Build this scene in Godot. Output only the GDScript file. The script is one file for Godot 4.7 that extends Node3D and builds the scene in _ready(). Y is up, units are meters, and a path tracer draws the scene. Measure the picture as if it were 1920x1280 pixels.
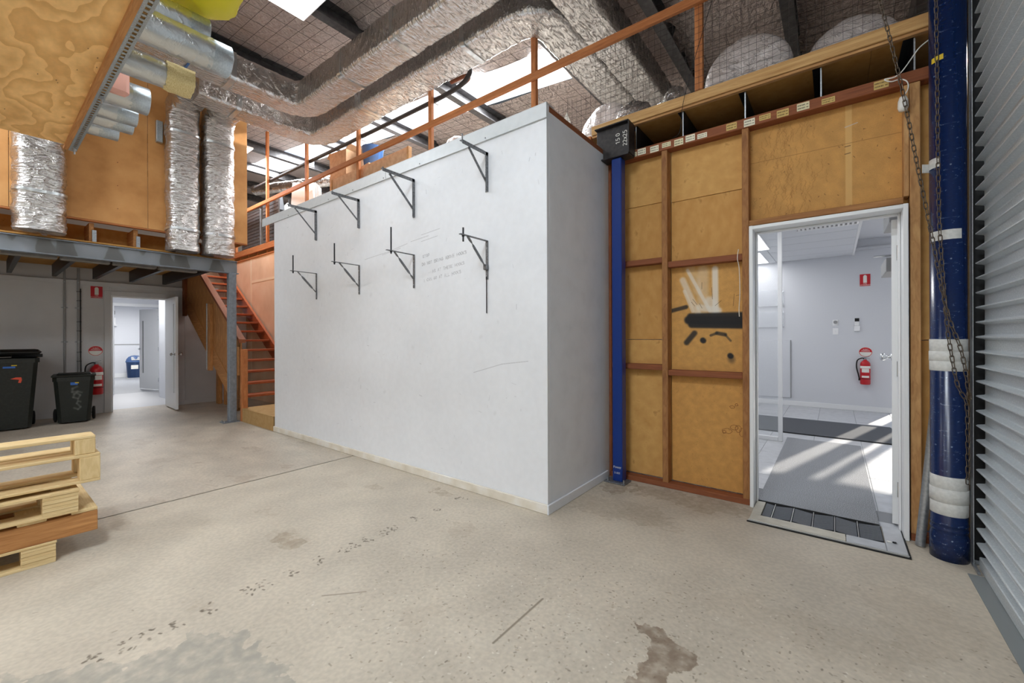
extends Node3D
# A warehouse bay: boxed white partition, timber stud wall with an office door, roller door, mezzanine, stairs.
# Axes: -x runs along the stud wall to the far grey wall, -z runs into the stud wall; the camera stands at x = 0, z = 0.

var M := {}
var taken := {}
var boxes := {}
var sheets_rng := RandomNumberGenerator.new()

class MB:
	var st := SurfaceTool.new()
	func _init() -> void:
		st.begin(Mesh.PRIMITIVE_TRIANGLES)
		st.set_smooth_group(-1)
	func smooth(on: bool) -> void:
		st.set_smooth_group(0 if on else -1)
	func v(p: Vector3, uv := Vector2.ZERO) -> void:
		st.set_uv(uv)
		st.add_vertex(p)
	func tri(a: Vector3, b: Vector3, c: Vector3) -> void:
		v(a); v(c); v(b)
	func quad(a: Vector3, b: Vector3, c: Vector3, d: Vector3) -> void:
		v(a); v(c); v(b); v(a); v(d); v(c)
	# a bottom left, b bottom right, c top right, d top left as seen from outside
	func quv(a: Vector3, b: Vector3, c: Vector3, d: Vector3, u0 := 0.0, v0 := 0.0, u1 := 1.0, v1 := 1.0) -> void:
		v(a, Vector2(u0, v1)); v(c, Vector2(u1, v0)); v(b, Vector2(u1, v1)); v(a, Vector2(u0, v1)); v(d, Vector2(u0, v0)); v(c, Vector2(u1, v0))
	func box(c: Vector3, s: Vector3, b := Basis()) -> void:
		var h := s / 2
		var p := []
		for i in 8:
			p.append(c + b * Vector3(h.x if i & 1 else -h.x, h.y if i & 2 else -h.y, h.z if i & 4 else -h.z))
		quad(p[4], p[5], p[7], p[6]); quad(p[1], p[0], p[2], p[3]); quad(p[5], p[1], p[3], p[7])
		quad(p[0], p[4], p[6], p[2]); quad(p[6], p[7], p[3], p[2]); quad(p[0], p[1], p[5], p[4])
	func bevelled(c: Vector3, s: Vector3, e: float) -> void:
		var h := s / 2
		e = minf(e, minf(h.x, minf(h.y, h.z)) * 0.9)
		var ax := [Vector3.RIGHT, Vector3.UP, Vector3.BACK]
		for k in 3:
			var n: Vector3 = ax[k]; var a: Vector3 = ax[(k + 1) % 3]; var b: Vector3 = ax[(k + 2) % 3]
			var hn := h[k]; var ha: float = h[(k + 1) % 3] - e; var hb: float = h[(k + 2) % 3] - e
			for sg in [1.0, -1.0]:
				var o: Vector3 = c + n * hn * sg
				if sg > 0:
					quad(o - a * ha - b * hb, o + a * ha - b * hb, o + a * ha + b * hb, o - a * ha + b * hb)
				else:
					quad(o - a * ha + b * hb, o + a * ha + b * hb, o + a * ha - b * hb, o - a * ha - b * hb)
			# edges along axis k
			for sa in [1.0, -1.0]:
				for sb in [1.0, -1.0]:
					var p1: Vector3 = c + a * sa * (ha + e) + b * sb * hb
					var p2: Vector3 = c + a * sa * ha + b * sb * (hb + e)
					var d: Vector3 = n * (hn - e)
					_facing(p1 - d, p2 - d, p2 + d, p1 + d, a * sa + b * sb)
		for sx in [1.0, -1.0]:
			for sy in [1.0, -1.0]:
				for sz in [1.0, -1.0]:
					var q := Vector3(sx, sy, sz)
					var A: Vector3 = c + Vector3(sx * h.x, sy * (h.y - e), sz * (h.z - e))
					var B: Vector3 = c + Vector3(sx * (h.x - e), sy * h.y, sz * (h.z - e))
					var C: Vector3 = c + Vector3(sx * (h.x - e), sy * (h.y - e), sz * h.z)
					if (B - A).cross(C - A).dot(q) > 0: tri(A, B, C)
					else: tri(A, C, B)
	func _facing(a: Vector3, b: Vector3, c: Vector3, d: Vector3, out: Vector3) -> void:
		if (b - a).cross(c - a).dot(out) > 0: quad(a, b, c, d)
		else: quad(d, c, b, a)
	func cyl(p0: Vector3, p1: Vector3, r0: float, r1 := -1.0, n := 16, caps := true) -> void:
		tube([p0, p1], r0, n, false, caps, r0 if r1 < 0 else r1)
	func tube(pts: Array, r: float, n := 8, closed := false, caps := true, r1 := -1.0) -> void:
		if r1 < 0: r1 = r
		var rings := []
		var m := pts.size()
		var t0: Vector3 = (pts[1] - pts[0]).normalized()
		var up := Vector3.UP if absf(t0.y) < 0.9 else Vector3.RIGHT
		var sd := t0.cross(up).normalized()
		for i in m:
			var a: Vector3 = pts[(i - 1 + m) % m] if closed or i > 0 else pts[i]
			var b: Vector3 = pts[(i + 1) % m] if closed or i < m - 1 else pts[i]
			var t: Vector3 = (b - a).normalized()
			sd = (sd - t * sd.dot(t)).normalized()
			var w := t.cross(sd)
			var rr := lerpf(r, r1, float(i) / maxf(m - 1, 1))
			var ring := []
			for k in n:
				var an := TAU * k / n
				ring.append(pts[i] + (sd * cos(an) + w * sin(an)) * rr)
			rings.append(ring)
		smooth(true)
		for i in (m if closed else m - 1):
			var ra: Array = rings[i]; var rb: Array = rings[(i + 1) % m]
			for k in n:
				var k2 := (k + 1) % n
				quad(ra[k], ra[k2], rb[k2], rb[k])
		smooth(false)
		if caps and not closed:
			for k in range(1, n - 1):
				tri(rings[0][0], rings[0][k + 1], rings[0][k])
				tri(rings[m - 1][0], rings[m - 1][k], rings[m - 1][k + 1])
	# profile of (radius, height) turned about the axis of xf's y
	func lathe(prof: Array, xf := Transform3D(), n := 24, soft := true) -> void:
		smooth(soft)
		for i in prof.size() - 1:
			for k in n:
				var a0 := TAU * k / n
				var a1 := TAU * (k + 1) / n
				var P := func(q: Vector2, a: float) -> Vector3: return xf * Vector3(q.x * cos(a), q.y, -q.x * sin(a))
				quad(P.call(prof[i], a0), P.call(prof[i], a1), P.call(prof[i + 1], a1), P.call(prof[i + 1], a0))
		smooth(false)
	# polygon (counter-clockwise in x, y) extruded along z by d
	func prism(poly: Array, d: float, xf := Transform3D()) -> void:
		var pk := PackedVector2Array(poly)
		if Geometry2D.is_polygon_clockwise(pk):
			pk.reverse()
		var ix := Geometry2D.triangulate_polygon(pk)
		for i in range(0, ix.size(), 3):
			var a := pk[ix[i]]; var b := pk[ix[i + 1]]; var c := pk[ix[i + 2]]
			if (b - a).cross(c - a) < 0:
				var s := b; b = c; c = s
			tri(xf * Vector3(a.x, a.y, d), xf * Vector3(b.x, b.y, d), xf * Vector3(c.x, c.y, d))
			tri(xf * Vector3(a.x, a.y, 0), xf * Vector3(c.x, c.y, 0), xf * Vector3(b.x, b.y, 0))
		for i in pk.size():
			var a := pk[i]; var b := pk[(i + 1) % pk.size()]
			quad(xf * Vector3(a.x, a.y, 0), xf * Vector3(b.x, b.y, 0), xf * Vector3(b.x, b.y, d), xf * Vector3(a.x, a.y, d))
	func done() -> ArrayMesh:
		st.generate_normals()
		return st.commit()

# ---------------------------------------------------------------- scene helpers
func numbered(called: String) -> String:
	var n: int = taken.get(called, 0)
	taken[called] = n + 1
	return called if n == 0 else "%s_%03d" % [called, n]

func tag(o: Node3D, label: String, category := "", group := "", kind := "") -> Node3D:
	o.set_meta("label", label)
	if category: o.set_meta("category", category)
	if group: o.set_meta("group", group)
	if kind: o.set_meta("kind", kind)
	return o

func thing(called: String, label: String, category: String, at := Vector3.ZERO, turn := 0.0, group := "") -> Node3D:
	var o := Node3D.new()
	o.name = numbered(called)
	add_child(o)
	o.position = at
	o.rotation.y = turn
	return tag(o, label, category, group)

func struct(called: String, label: String, at := Vector3.ZERO) -> Node3D:
	var o := Node3D.new()
	o.name = numbered(called)
	add_child(o)
	o.position = at
	return tag(o, label, "", "", "structure")

func inst(parent: Node, called: String, mesh: Mesh, mat: Material, at := Vector3.ZERO, b := Basis()) -> MeshInstance3D:
	var o := MeshInstance3D.new()
	o.name = called
	o.mesh = mesh
	o.material_override = mat
	parent.add_child(o, true)
	o.transform = Transform3D(b, at)
	return o

func put(parent: Node, called: String, mb: MB, mat: Material) -> MeshInstance3D:
	return inst(parent, called, mb.done(), mat)

func boxmesh(s: Vector3, e := 0.003) -> Mesh:
	var key := "%.4f %.4f %.4f %.4f" % [s.x, s.y, s.z, e]
	if not boxes.has(key):
		var mb := MB.new()
		if e > 0: mb.bevelled(Vector3.ZERO, s, e)
		else: mb.box(Vector3.ZERO, s)
		boxes[key] = mb.done()
	return boxes[key]

func bx(parent: Node, called: String, c: Vector3, s: Vector3, mat: Material, e := 0.003, b := Basis()) -> MeshInstance3D:
	return inst(parent, called, boxmesh(s, e), mat, c, b)

# box given by its two corners
func bc(parent: Node, called: String, lo: Vector3, hi: Vector3, mat: Material, e := 0.003) -> MeshInstance3D:
	return bx(parent, called, (lo + hi) / 2, (hi - lo).abs(), mat, e)

func rod(parent: Node, called: String, p0: Vector3, p1: Vector3, r: float, mat: Material, n := 12, r1 := -1.0) -> MeshInstance3D:
	var mb := MB.new()
	mb.cyl(p0, p1, r, r1, n)
	return put(parent, called, mb, mat)

func pipe(parent: Node, called: String, pts: Array, r: float, mat: Material, n := 10, closed := false) -> MeshInstance3D:
	var mb := MB.new()
	mb.tube(pts, r, n, closed)
	return put(parent, called, mb, mat)

# corners of a path rounded with radius r
func rounded(pts: Array, r: float, steps := 6) -> Array:
	var out := [pts[0]]
	for i in range(1, pts.size() - 1):
		var p: Vector3 = pts[i]
		var a: Vector3 = (pts[i - 1] - p); var b: Vector3 = (pts[i + 1] - p)
		var ang := a.angle_to(b)
		var t := minf(r / tan(ang / 2), minf(a.length(), b.length()) * 0.499)
		var p0 := p + a.normalized() * t
		var p2 := p + b.normalized() * t
		for k in steps + 1:
			var u := float(k) / steps
			out.append(p0.lerp(p, u).lerp(p.lerp(p2, u), u))
	out.append(pts[-1])
	return out

func spline(pts: Array, per := 8) -> Array:
	var out := []
	for i in pts.size() - 1:
		var a: Vector3 = pts[maxi(i - 1, 0)]; var b: Vector3 = pts[i]; var c: Vector3 = pts[i + 1]; var d: Vector3 = pts[mini(i + 2, pts.size() - 1)]
		for k in per:
			out.append(b.cubic_interpolate(c, a, d, float(k) / per))
	out.append(pts[-1])
	return out

func resample(pts: Array, step: float) -> Array:
	var out := [pts[0]]
	var left := step
	for i in pts.size() - 1:
		var a: Vector3 = pts[i]; var b: Vector3 = pts[i + 1]
		var len := a.distance_to(b)
		var at := left
		while at < len:
			out.append(a.lerp(b, at / len))
			at += step
		left = at - len
	out.append(pts[-1])
	return out

# foil-wrapped duct: rounded rectangle (across = side x up axis, deep = along n) swept along a flat path whose plane has the normal n
func duct_mesh(path: Array, n: Vector3, across: float, deep: float, rad: float, amp: float, seed_: int, step := 0.022, capped := true) -> MB:
	var noise := FastNoiseLite.new()
	noise.seed = seed_
	noise.noise_type = FastNoiseLite.TYPE_SIMPLEX_SMOOTH
	noise.frequency = 4.2
	noise.fractal_type = FastNoiseLite.FRACTAL_RIDGED
	noise.fractal_octaves = 3
	var fine := FastNoiseLite.new()
	fine.seed = seed_ + 40
	fine.frequency = 1.0
	fine.fractal_type = FastNoiseLite.FRACTAL_RIDGED
	fine.fractal_octaves = 2
	var pts := resample(path, step)
	var gone := 0.0
	var prof := []
	var per := 5
	for q in [[1, 1, 0.0], [-1, 1, 0.25], [-1, -1, 0.5], [1, -1, 0.75]]:
		for k in per + 1:
			var an: float = TAU * (q[2] + 0.25 * k / per)
			prof.append([Vector2(q[0] * (across / 2 - rad) + cos(an) * rad, q[1] * (deep / 2 - rad) + sin(an) * rad), Vector2(cos(an), sin(an))])
		# points along the flat side that follows
	var full := []
	for i in prof.size():
		var a: Array = prof[i]; var b: Array = prof[(i + 1) % prof.size()]
		full.append(a)
		var gap: float = (a[0] as Vector2).distance_to(b[0])
		var cuts := int(gap / 0.035)
		for k in range(1, cuts):
			var u := float(k) / cuts
			full.append([(a[0] as Vector2).lerp(b[0], u), ((a[1] as Vector2).lerp(b[1], u)).normalized()])
	var mb := MB.new()
	mb.smooth(true)
	var last := []
	var first := []
	for i in pts.size():
		var t: Vector3 = (pts[mini(i + 1, pts.size() - 1)] - pts[maxi(i - 1, 0)]).normalized()
		if i > 0: gone += (pts[i] as Vector3).distance_to(pts[i - 1])
		var side := n.cross(t).normalized()
		var ring := []
		for q in full:
			var p: Vector3 = pts[i] + side * q[0].x + n * q[0].y
			var o: Vector3 = side * q[1].x + n * q[1].y
			ring.append(p + o * (noise.get_noise_3dv(p) * amp + fine.get_noise_3d(gone * 9.0 + q[0].x * 3.0, q[0].x * 3.0, q[0].y * 3.0) * amp * 0.3))
		if i > 0:
			for k in ring.size():
				var k2: int = (k + 1) % ring.size()
				mb.quad(last[k], last[k2], ring[k2], ring[k])
		else:
			first = ring
		last = ring
	mb.smooth(false)
	if capped:
		for rg in [[first, pts[0], true], [last, pts[-1], false]]:
			for k in rg[0].size():
				var k2: int = (k + 1) % rg[0].size()
				if rg[2]: mb.tri(rg[1], rg[0][k2], rg[0][k])
				else: mb.tri(rg[1], rg[0][k], rg[0][k2])
	return mb

# ---------------------------------------------------------------- textures and materials
func ntex(seed_: int, freq: float, type: int, ramp: Array, size := Vector2i(512, 512), oct := 4, warp := 0.0, normal := false, bump := 6.0, fractal := FastNoiseLite.FRACTAL_FBM) -> NoiseTexture2D:
	var nz := FastNoiseLite.new()
	nz.seed = seed_
	nz.noise_type = type
	nz.frequency = freq
	nz.fractal_type = fractal
	nz.fractal_octaves = oct
	if warp > 0:
		nz.domain_warp_enabled = true
		nz.domain_warp_amplitude = warp
		nz.domain_warp_frequency = freq
	var t := NoiseTexture2D.new()
	t.width = size.x
	t.height = size.y
	t.seamless = true
	t.noise = nz
	if normal:
		t.as_normal_map = true
		t.bump_strength = bump
	elif ramp:
		var g := Gradient.new()
		var offs := PackedFloat32Array()
		var cols := PackedColorArray()
		for i in range(0, ramp.size(), 2):
			offs.append(ramp[i])
			cols.append(ramp[i + 1])
		g.offsets = offs
		g.colors = cols
		t.color_ramp = g
	return t

func mat(c: Color, rough := 0.7, metal := 0.0, spec := 0.5) -> StandardMaterial3D:
	var m := StandardMaterial3D.new()
	m.albedo_color = c
	m.roughness = rough
	m.metallic = metal
	m.metallic_specular = spec
	return m

func tmat(tex: Texture2D, scale: Vector3, rough := 0.7, metal := 0.0, world := true, tint := Color.WHITE) -> StandardMaterial3D:
	var m := mat(tint, rough, metal)
	m.albedo_texture = tex
	m.uv1_triplanar = true
	m.uv1_world_triplanar = world
	m.uv1_scale = scale
	return m

func imat(im: Image, rough := 0.8, metal := 0.0) -> StandardMaterial3D:
	var m := mat(Color.WHITE, rough, metal)
	m.albedo_texture = ImageTexture.create_from_image(im)
	m.texture_repeat = false
	return m

func rgb(r: float, g: float, b: float) -> Color:
	return Color(r / 255.0, g / 255.0, b / 255.0)

# wood in three directions of grain: M["name_x"], M["name_y"], M["name_z"]
func wood(called: String, dark: Color, light: Color, seed_: int, rough := 0.75) -> void:
	var mid := dark.lerp(light, 0.6)
	var t := ntex(seed_, 0.012, FastNoiseLite.TYPE_SIMPLEX_SMOOTH, [0.0, dark, 0.38, mid, 0.5, dark.lerp(mid, 0.55), 0.62, mid, 1.0, light], Vector2i(256, 512), 4, 22.0)
	for k in 3:
		var s := Vector3(5, 5, 5)
		s[k] = 0.55
		M[called + "_" + "xyz"[k]] = tmat(t, s, rough)

func blend(im: Image, x: int, y: int, c: Color, a: float) -> void:
	if x >= 0 and y >= 0 and x < im.get_width() and y < im.get_height():
		var o := im.get_pixel(x, y)
		im.set_pixel(x, y, o.lerp(c, clampf(a, 0, 1)))

# soft-edged stroke
func stroke(im: Image, a: Vector2, b: Vector2, r: float, c: Color, alpha := 1.0, soft := 0.5) -> void:
	var lo := a.min(b) - Vector2(r, r) * 1.2 - Vector2.ONE
	var hi := a.max(b) + Vector2(r, r) * 1.2 + Vector2.ONE
	for y in range(maxi(int(lo.y), 0), mini(int(hi.y) + 1, im.get_height())):
		for x in range(maxi(int(lo.x), 0), mini(int(hi.x) + 1, im.get_width())):
			var p := Vector2(x + 0.5, y + 0.5)
			var d := p.distance_to(Geometry2D.get_closest_point_to_segment(p, a, b))
			var k := 1.0 - smoothstep(r * (1.0 - soft), r * (1.0 + soft * 0.2) + 0.6, d)
			if k > 0: blend(im, x, y, c, k * alpha)

const GLYPHS := {
	"A": "0,6 2,0 4,6|1,4 3,4", "B": "0,6 0,0 3,0 4,1 3,3 0,3|3,3 4,5 3,6 0,6", "C": "4,1 2,0 0,2 0,4 2,6 4,5", "D": "0,0 0,6 2,6 4,4 4,2 2,0 0,0", "E": "4,0 0,0 0,6 4,6|0,3 3,3", "F": "4,0 0,0 0,6|0,3 3,3", "G": "4,1 2,0 0,2 0,4 2,6 4,5 4,3 2,3", "H": "0,0 0,6|4,0 4,6|0,3 4,3", "I": "2,0 2,6", "K": "0,0 0,6|4,0 0,3 4,6", "L": "0,0 0,6 4,6", "M": "0,6 0,0 2,3 4,0 4,6", "N": "0,6 0,0 4,6 4,0", "O": "2,0 0,2 0,4 2,6 4,4 4,2 2,0", "P": "0,6 0,0 3,0 4,1 3,3 0,3", "R": "0,6 0,0 3,0 4,1 3,3 0,3 4,6", "S": "4,1 2,0 0,1 1,3 3,3 4,5 2,6 0,5", "T": "0,0 4,0|2,0 2,6", "U": "0,0 0,5 2,6 4,5 4,0", "V": "0,0 2,6 4,0", "W": "0,0 1,6 2,3 3,6 4,0", "X": "0,0 4,6|4,0 0,6", "Y": "0,0 2,3 4,0|2,3 2,6", "Z": "0,0 4,0 0,6 4,6",
	"0": "2,0 0,2 0,4 2,6 4,4 4,2 2,0", "1": "1,1 2,0 2,6", "2": "0,1 2,0 4,1 0,6 4,6", "3": "0,0 4,0 2,3 4,5 2,6 0,5", "4": "3,6 3,0 0,4 4,4", "5": "4,0 0,0 0,3 3,3 4,4 3,6 0,6", "8": "2,0 0,1 4,5 2,6 0,5 4,1 2,0", "-": "1,3 3,3", "x": "0,3 4,6|4,3 0,6",
}
# handwriting: x axis and y axis of the page given as vectors for one unit of the letter grid
func write(im: Image, text: String, at: Vector2, ux: Vector2, uy: Vector2, r: float, c: Color, alpha: float, seed_ := 1) -> void:
	var rng := RandomNumberGenerator.new()
	rng.seed = seed_
	var o := at
	for ch in text:
		if GLYPHS.has(ch):
			for part in GLYPHS[ch].split("|"):
				var prev: Variant = null
				for q in part.split(" "):
					var xy: PackedStringArray = q.split(",")
					var p: Vector2 = o + ux * (float(xy[0]) + rng.randf_range(-0.3, 0.3)) + uy * (float(xy[1]) + rng.randf_range(-0.4, 0.4))
					if prev != null: stroke(im, prev, p, r, c, alpha * rng.randf_range(0.5, 1.0))
					prev = p
		o += ux * 5.6

func base_image(w: int, h: int, c: Color, seed_: int, freq: float, amount: float, freq2 := 0.0, amount2 := 0.0) -> Image:
	var a := FastNoiseLite.new()
	a.seed = seed_
	a.frequency = freq
	a.noise_type = FastNoiseLite.TYPE_SIMPLEX_SMOOTH
	a.fractal_octaves = 5
	var b := FastNoiseLite.new()
	b.seed = seed_ + 7
	b.frequency = freq2 if freq2 > 0 else freq * 8
	b.noise_type = FastNoiseLite.TYPE_SIMPLEX
	b.fractal_octaves = 2
	var na := a.get_image(w, h, false, false, false).get_data()
	var nb := b.get_image(w, h, false, false, false).get_data()
	var out := PackedByteArray()
	out.resize(w * h * 3)
	var r0 := c.r * 255.0; var g0 := c.g * 255.0; var b0 := c.b * 255.0
	for i in w * h:
		var k := 1.0 + (na[i] / 127.5 - 1.0) * amount + (nb[i] / 127.5 - 1.0) * amount2
		out[i * 3] = clampi(int(r0 * k), 0, 255)
		out[i * 3 + 1] = clampi(int(g0 * k), 0, 255)
		out[i * 3 + 2] = clampi(int(b0 * k), 0, 255)
	return Image.create_from_data(w, h, false, Image.FORMAT_RGB8, out)

func blob(im: Image, poly: Array, c: Color, alpha: float, edge := 3.0, seed_ := 1) -> void:
	var nz := FastNoiseLite.new()
	nz.seed = seed_
	nz.frequency = 0.025
	nz.fractal_octaves = 4
	var pk := PackedVector2Array(poly)
	var lo := pk[0]; var hi := pk[0]
	for p in pk:
		lo = lo.min(p); hi = hi.max(p)
	for y in range(maxi(int(lo.y) - 6, 0), mini(int(hi.y) + 6, im.get_height())):
		for x in range(maxi(int(lo.x) - 6, 0), mini(int(hi.x) + 6, im.get_width())):
			var p := Vector2(x, y) + Vector2(nz.get_noise_2d(x, y), nz.get_noise_2d(x + 300, y)) * edge * 4.0
			if Geometry2D.is_point_in_polygon(p, pk):
				blend(im, x, y, c, alpha * clampf(0.85 + 0.9 * nz.get_noise_2d(x * 1.7, y * 1.7 + 90), 0.2, 1.2))

func materials() -> void:
	wood("pine", rgb(160, 112, 66), rgb(214, 168, 112), 11)
	wood("stud", rgb(132, 84, 46), rgb(184, 132, 78), 12)
	wood("plate", rgb(116, 62, 34), rgb(156, 92, 54), 13)
	wood("lvl", rgb(176, 130, 76), rgb(222, 182, 124), 14)
	wood("rail", rgb(158, 92, 48), rgb(206, 136, 82), 15)
	wood("merbau", rgb(140, 66, 30), rgb(188, 102, 54), 16, 0.5)
	wood("pallet", rgb(204, 172, 118), rgb(238, 214, 166), 17)
	wood("oldpine", rgb(156, 102, 54), rgb(206, 150, 92), 18)
	var ply := ntex(21, 0.012, FastNoiseLite.TYPE_SIMPLEX_SMOOTH, [0.0, rgb(194, 142, 74), 0.2, rgb(202, 151, 82), 0.5, rgb(207, 157, 88), 0.8, rgb(213, 164, 95), 1.0, rgb(180, 130, 66)], Vector2i(1024, 1024), 6, 10.0)
	M.board = tmat(ply, Vector3(0.6, 0.6, 0.6), 0.75)
	M.board2 = tmat(ply, Vector3(0.8, 0.45, 0.8), 0.75, 0.0, true, rgb(246, 240, 232))
	M.bulk = tmat(ntex(22, 0.01, FastNoiseLite.TYPE_SIMPLEX_SMOOTH, [0.0, rgb(192, 134, 74), 0.5, rgb(210, 152, 90), 1.0, rgb(220, 164, 102)], Vector2i(512, 512), 5), Vector3(0.5, 0.5, 0.5), 0.7)
	M.plaster = tmat(ntex(23, 0.008, FastNoiseLite.TYPE_SIMPLEX_SMOOTH, [0.0, rgb(228, 192, 160), 0.5, rgb(236, 202, 172), 1.0, rgb(240, 212, 186)]), Vector3(0.4, 0.4, 0.4), 0.85)
	M.joint = mat(rgb(240, 216, 188), 0.85)
	M.deck = tmat(ply, Vector3(0.7, 0.7, 0.7), 0.8, 0.0, true, rgb(232, 222, 206))
	M.deckgrey = tmat(ply, Vector3(0.7, 0.7, 0.7), 0.85, 0.0, true, rgb(214, 226, 255))
	M.white = mat(rgb(242, 242, 243), 0.55)
	M.white_gloss = mat(rgb(236, 237, 238), 0.3)
	M.boxside = tmat(ntex(24, 0.012, FastNoiseLite.TYPE_SIMPLEX_SMOOTH, [0.0, rgb(218, 221, 226), 0.45, rgb(225, 228, 233), 1.0, rgb(229, 232, 237)], Vector2i(512, 512), 5), Vector3(0.6, 0.6, 0.6), 0.5)
	M.capping = tmat(ntex(25, 0.02, FastNoiseLite.TYPE_SIMPLEX_SMOOTH, [0.0, rgb(208, 213, 216), 1.0, rgb(218, 222, 225)]), Vector3(1, 1, 1), 0.35, 0.1)
	M.skirt = tmat(ntex(26, 0.015, FastNoiseLite.TYPE_SIMPLEX_SMOOTH, [0.0, rgb(206, 196, 178), 0.5, rgb(222, 214, 200), 1.0, rgb(232, 230, 226)]), Vector3(0.5, 0.5, 0.5), 0.6)
	M.greywall = tmat(ntex(27, 0.006, FastNoiseLite.TYPE_SIMPLEX_SMOOTH, [0.0, rgb(200, 200, 201), 1.0, rgb(212, 212, 213)]), Vector3(0.4, 0.4, 0.4), 0.6)
	M.soffit = tmat(ntex(28, 0.02, FastNoiseLite.TYPE_SIMPLEX_SMOOTH, [0.0, rgb(104, 100, 96), 1.0, rgb(126, 122, 116)]), Vector3(1, 1, 1), 0.8)
	M.dusty = tmat(ntex(29, 0.012, FastNoiseLite.TYPE_SIMPLEX_SMOOTH, [0.0, rgb(158, 150, 140), 1.0, rgb(182, 174, 162)]), Vector3(1, 1, 1), 0.9)
	M.office = mat(rgb(216, 218, 223), 0.75)
	M.brick = mat(rgb(206, 200, 192), 0.85)
	# metals
	M.galv = tmat(ntex(31, 0.05, FastNoiseLite.TYPE_CELLULAR, [0.0, rgb(160, 168, 172), 0.4, rgb(182, 190, 194), 1.0, rgb(206, 212, 214)], Vector2i(512, 512), 2), Vector3(4, 4, 4), 0.38, 0.75)
	M.slat = tmat(ntex(32, 0.06, FastNoiseLite.TYPE_CELLULAR, [0.0, rgb(186, 193, 197), 0.4, rgb(204, 211, 215), 1.0, rgb(222, 228, 231)], Vector2i(512, 512), 2), Vector3(3.5, 3.5, 3.5), 0.36, 0.28)
	M.steel = mat(rgb(120, 120, 122), 0.45, 0.7)
	M.bracket = tmat(ntex(33, 0.03, FastNoiseLite.TYPE_SIMPLEX_SMOOTH, [0.0, rgb(92, 92, 94), 0.5, rgb(122, 123, 126), 1.0, rgb(150, 152, 154)]), Vector3(3, 3, 3), 0.5, 0.55)
	M.zinc = tmat(ntex(33, 0.03, FastNoiseLite.TYPE_SIMPLEX_SMOOTH, [0.0, rgb(150, 154, 158), 1.0, rgb(190, 194, 198)]), Vector3(3, 3, 3), 0.4, 0.7)
	M.chrome = mat(rgb(220, 222, 224), 0.12, 1.0)
	M.blacksteel = tmat(ntex(34, 0.02, FastNoiseLite.TYPE_SIMPLEX_SMOOTH, [0.0, rgb(30, 28, 28), 1.0, rgb(62, 56, 54)]), Vector3(2, 2, 2), 0.5, 0.3)
	M.joist = mat(rgb(40, 40, 44), 0.45, 0.4)
	M.greypaint = tmat(ntex(35, 0.02, FastNoiseLite.TYPE_SIMPLEX_SMOOTH, [0.0, rgb(112, 116, 122), 0.5, rgb(124, 130, 138), 1.0, rgb(138, 146, 154)]), Vector3(1.5, 1.5, 1.5), 0.5, 0.1)
	M.primer = tmat(ntex(36, 0.006, FastNoiseLite.TYPE_SIMPLEX_SMOOTH, [0.0, rgb(88, 88, 86), 0.44, rgb(96, 96, 95), 0.5, rgb(122, 126, 130), 1.0, rgb(134, 138, 144)], Vector2i(512, 256), 2, 20.0), Vector3(0.9, 0.9, 0.9), 0.5, 0.1)
	M.purlin = tmat(ntex(37, 0.02, FastNoiseLite.TYPE_SIMPLEX_SMOOTH, [0.0, rgb(80, 78, 80), 1.0, rgb(108, 106, 106)]), Vector3(1, 1, 1), 0.45, 0.4)
	M.wire = mat(rgb(52, 46, 44), 0.6, 0.2)
	M.chain = mat(rgb(104, 92, 80), 0.4, 0.8)
	M.blue = tmat(ntex(38, 0.05, FastNoiseLite.TYPE_SIMPLEX_SMOOTH, [0.0, rgb(8, 30, 72), 0.77, rgb(12, 38, 86), 0.815, rgb(14, 40, 90), 0.83, rgb(120, 140, 168), 1.0, rgb(196, 204, 212)], Vector2i(512, 512), 3), Vector3(1.4, 1.9, 1.4), 0.22, 0.0)
	M.bluecol = mat(rgb(6, 50, 128), 0.35)
	M.tape = tmat(ntex(39, 0.03, FastNoiseLite.TYPE_SIMPLEX_SMOOTH, [0.0, rgb(196, 196, 192), 1.0, rgb(230, 230, 226)]), Vector3(3, 3, 3), 0.5)
	# foil: crumpled aluminium wrap
	var crumple := ntex(41, 0.009, FastNoiseLite.TYPE_SIMPLEX_SMOOTH, [0.0, Color.BLACK, 0.45, Color(0.22, 0.22, 0.22), 0.75, Color(0.42, 0.42, 0.42), 0.9, Color(0.75, 0.75, 0.75), 1.0, Color.WHITE], Vector2i(1024, 1024), 3, 60.0, false, 1.0, FastNoiseLite.FRACTAL_RIDGED)
	var foil := mat(rgb(212, 209, 206), 0.2, 0.92)
	foil.heightmap_enabled = true
	foil.heightmap_texture = crumple
	foil.heightmap_scale = 2.4
	foil.uv1_triplanar = true
	foil.uv1_world_triplanar = true
	foil.uv1_scale = Vector3(0.75, 0.75, 0.75)
	M.foil = foil
	for k in 3:
		var f: StandardMaterial3D = foil.duplicate()
		f.uv1_scale = Vector3(0.5, 0.5, 0.5)
		f.uv1_scale[k] = 1.5
		M["foil_" + "xyz"[k]] = f
	var roof: StandardMaterial3D = foil.duplicate()
	roof.albedo_color = rgb(214, 200, 194)
	roof.roughness = 0.34
	roof.metallic = 0.66
	roof.heightmap_scale = 6.0
	roof.uv1_scale = Vector3(1.1, 0.7, 0.6)
	M.rooffoil = roof
	var flex: StandardMaterial3D = foil.duplicate()
	flex.heightmap_scale = 0.5
	flex.roughness = 0.3
	flex.albedo_color = rgb(206, 208, 208)
	M.flex = flex
	var wrap: StandardMaterial3D = foil.duplicate()
	wrap.albedo_color = rgb(224, 216, 213)
	wrap.metallic = 0.2
	wrap.roughness = 0.3
	M.wrap = wrap
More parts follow.
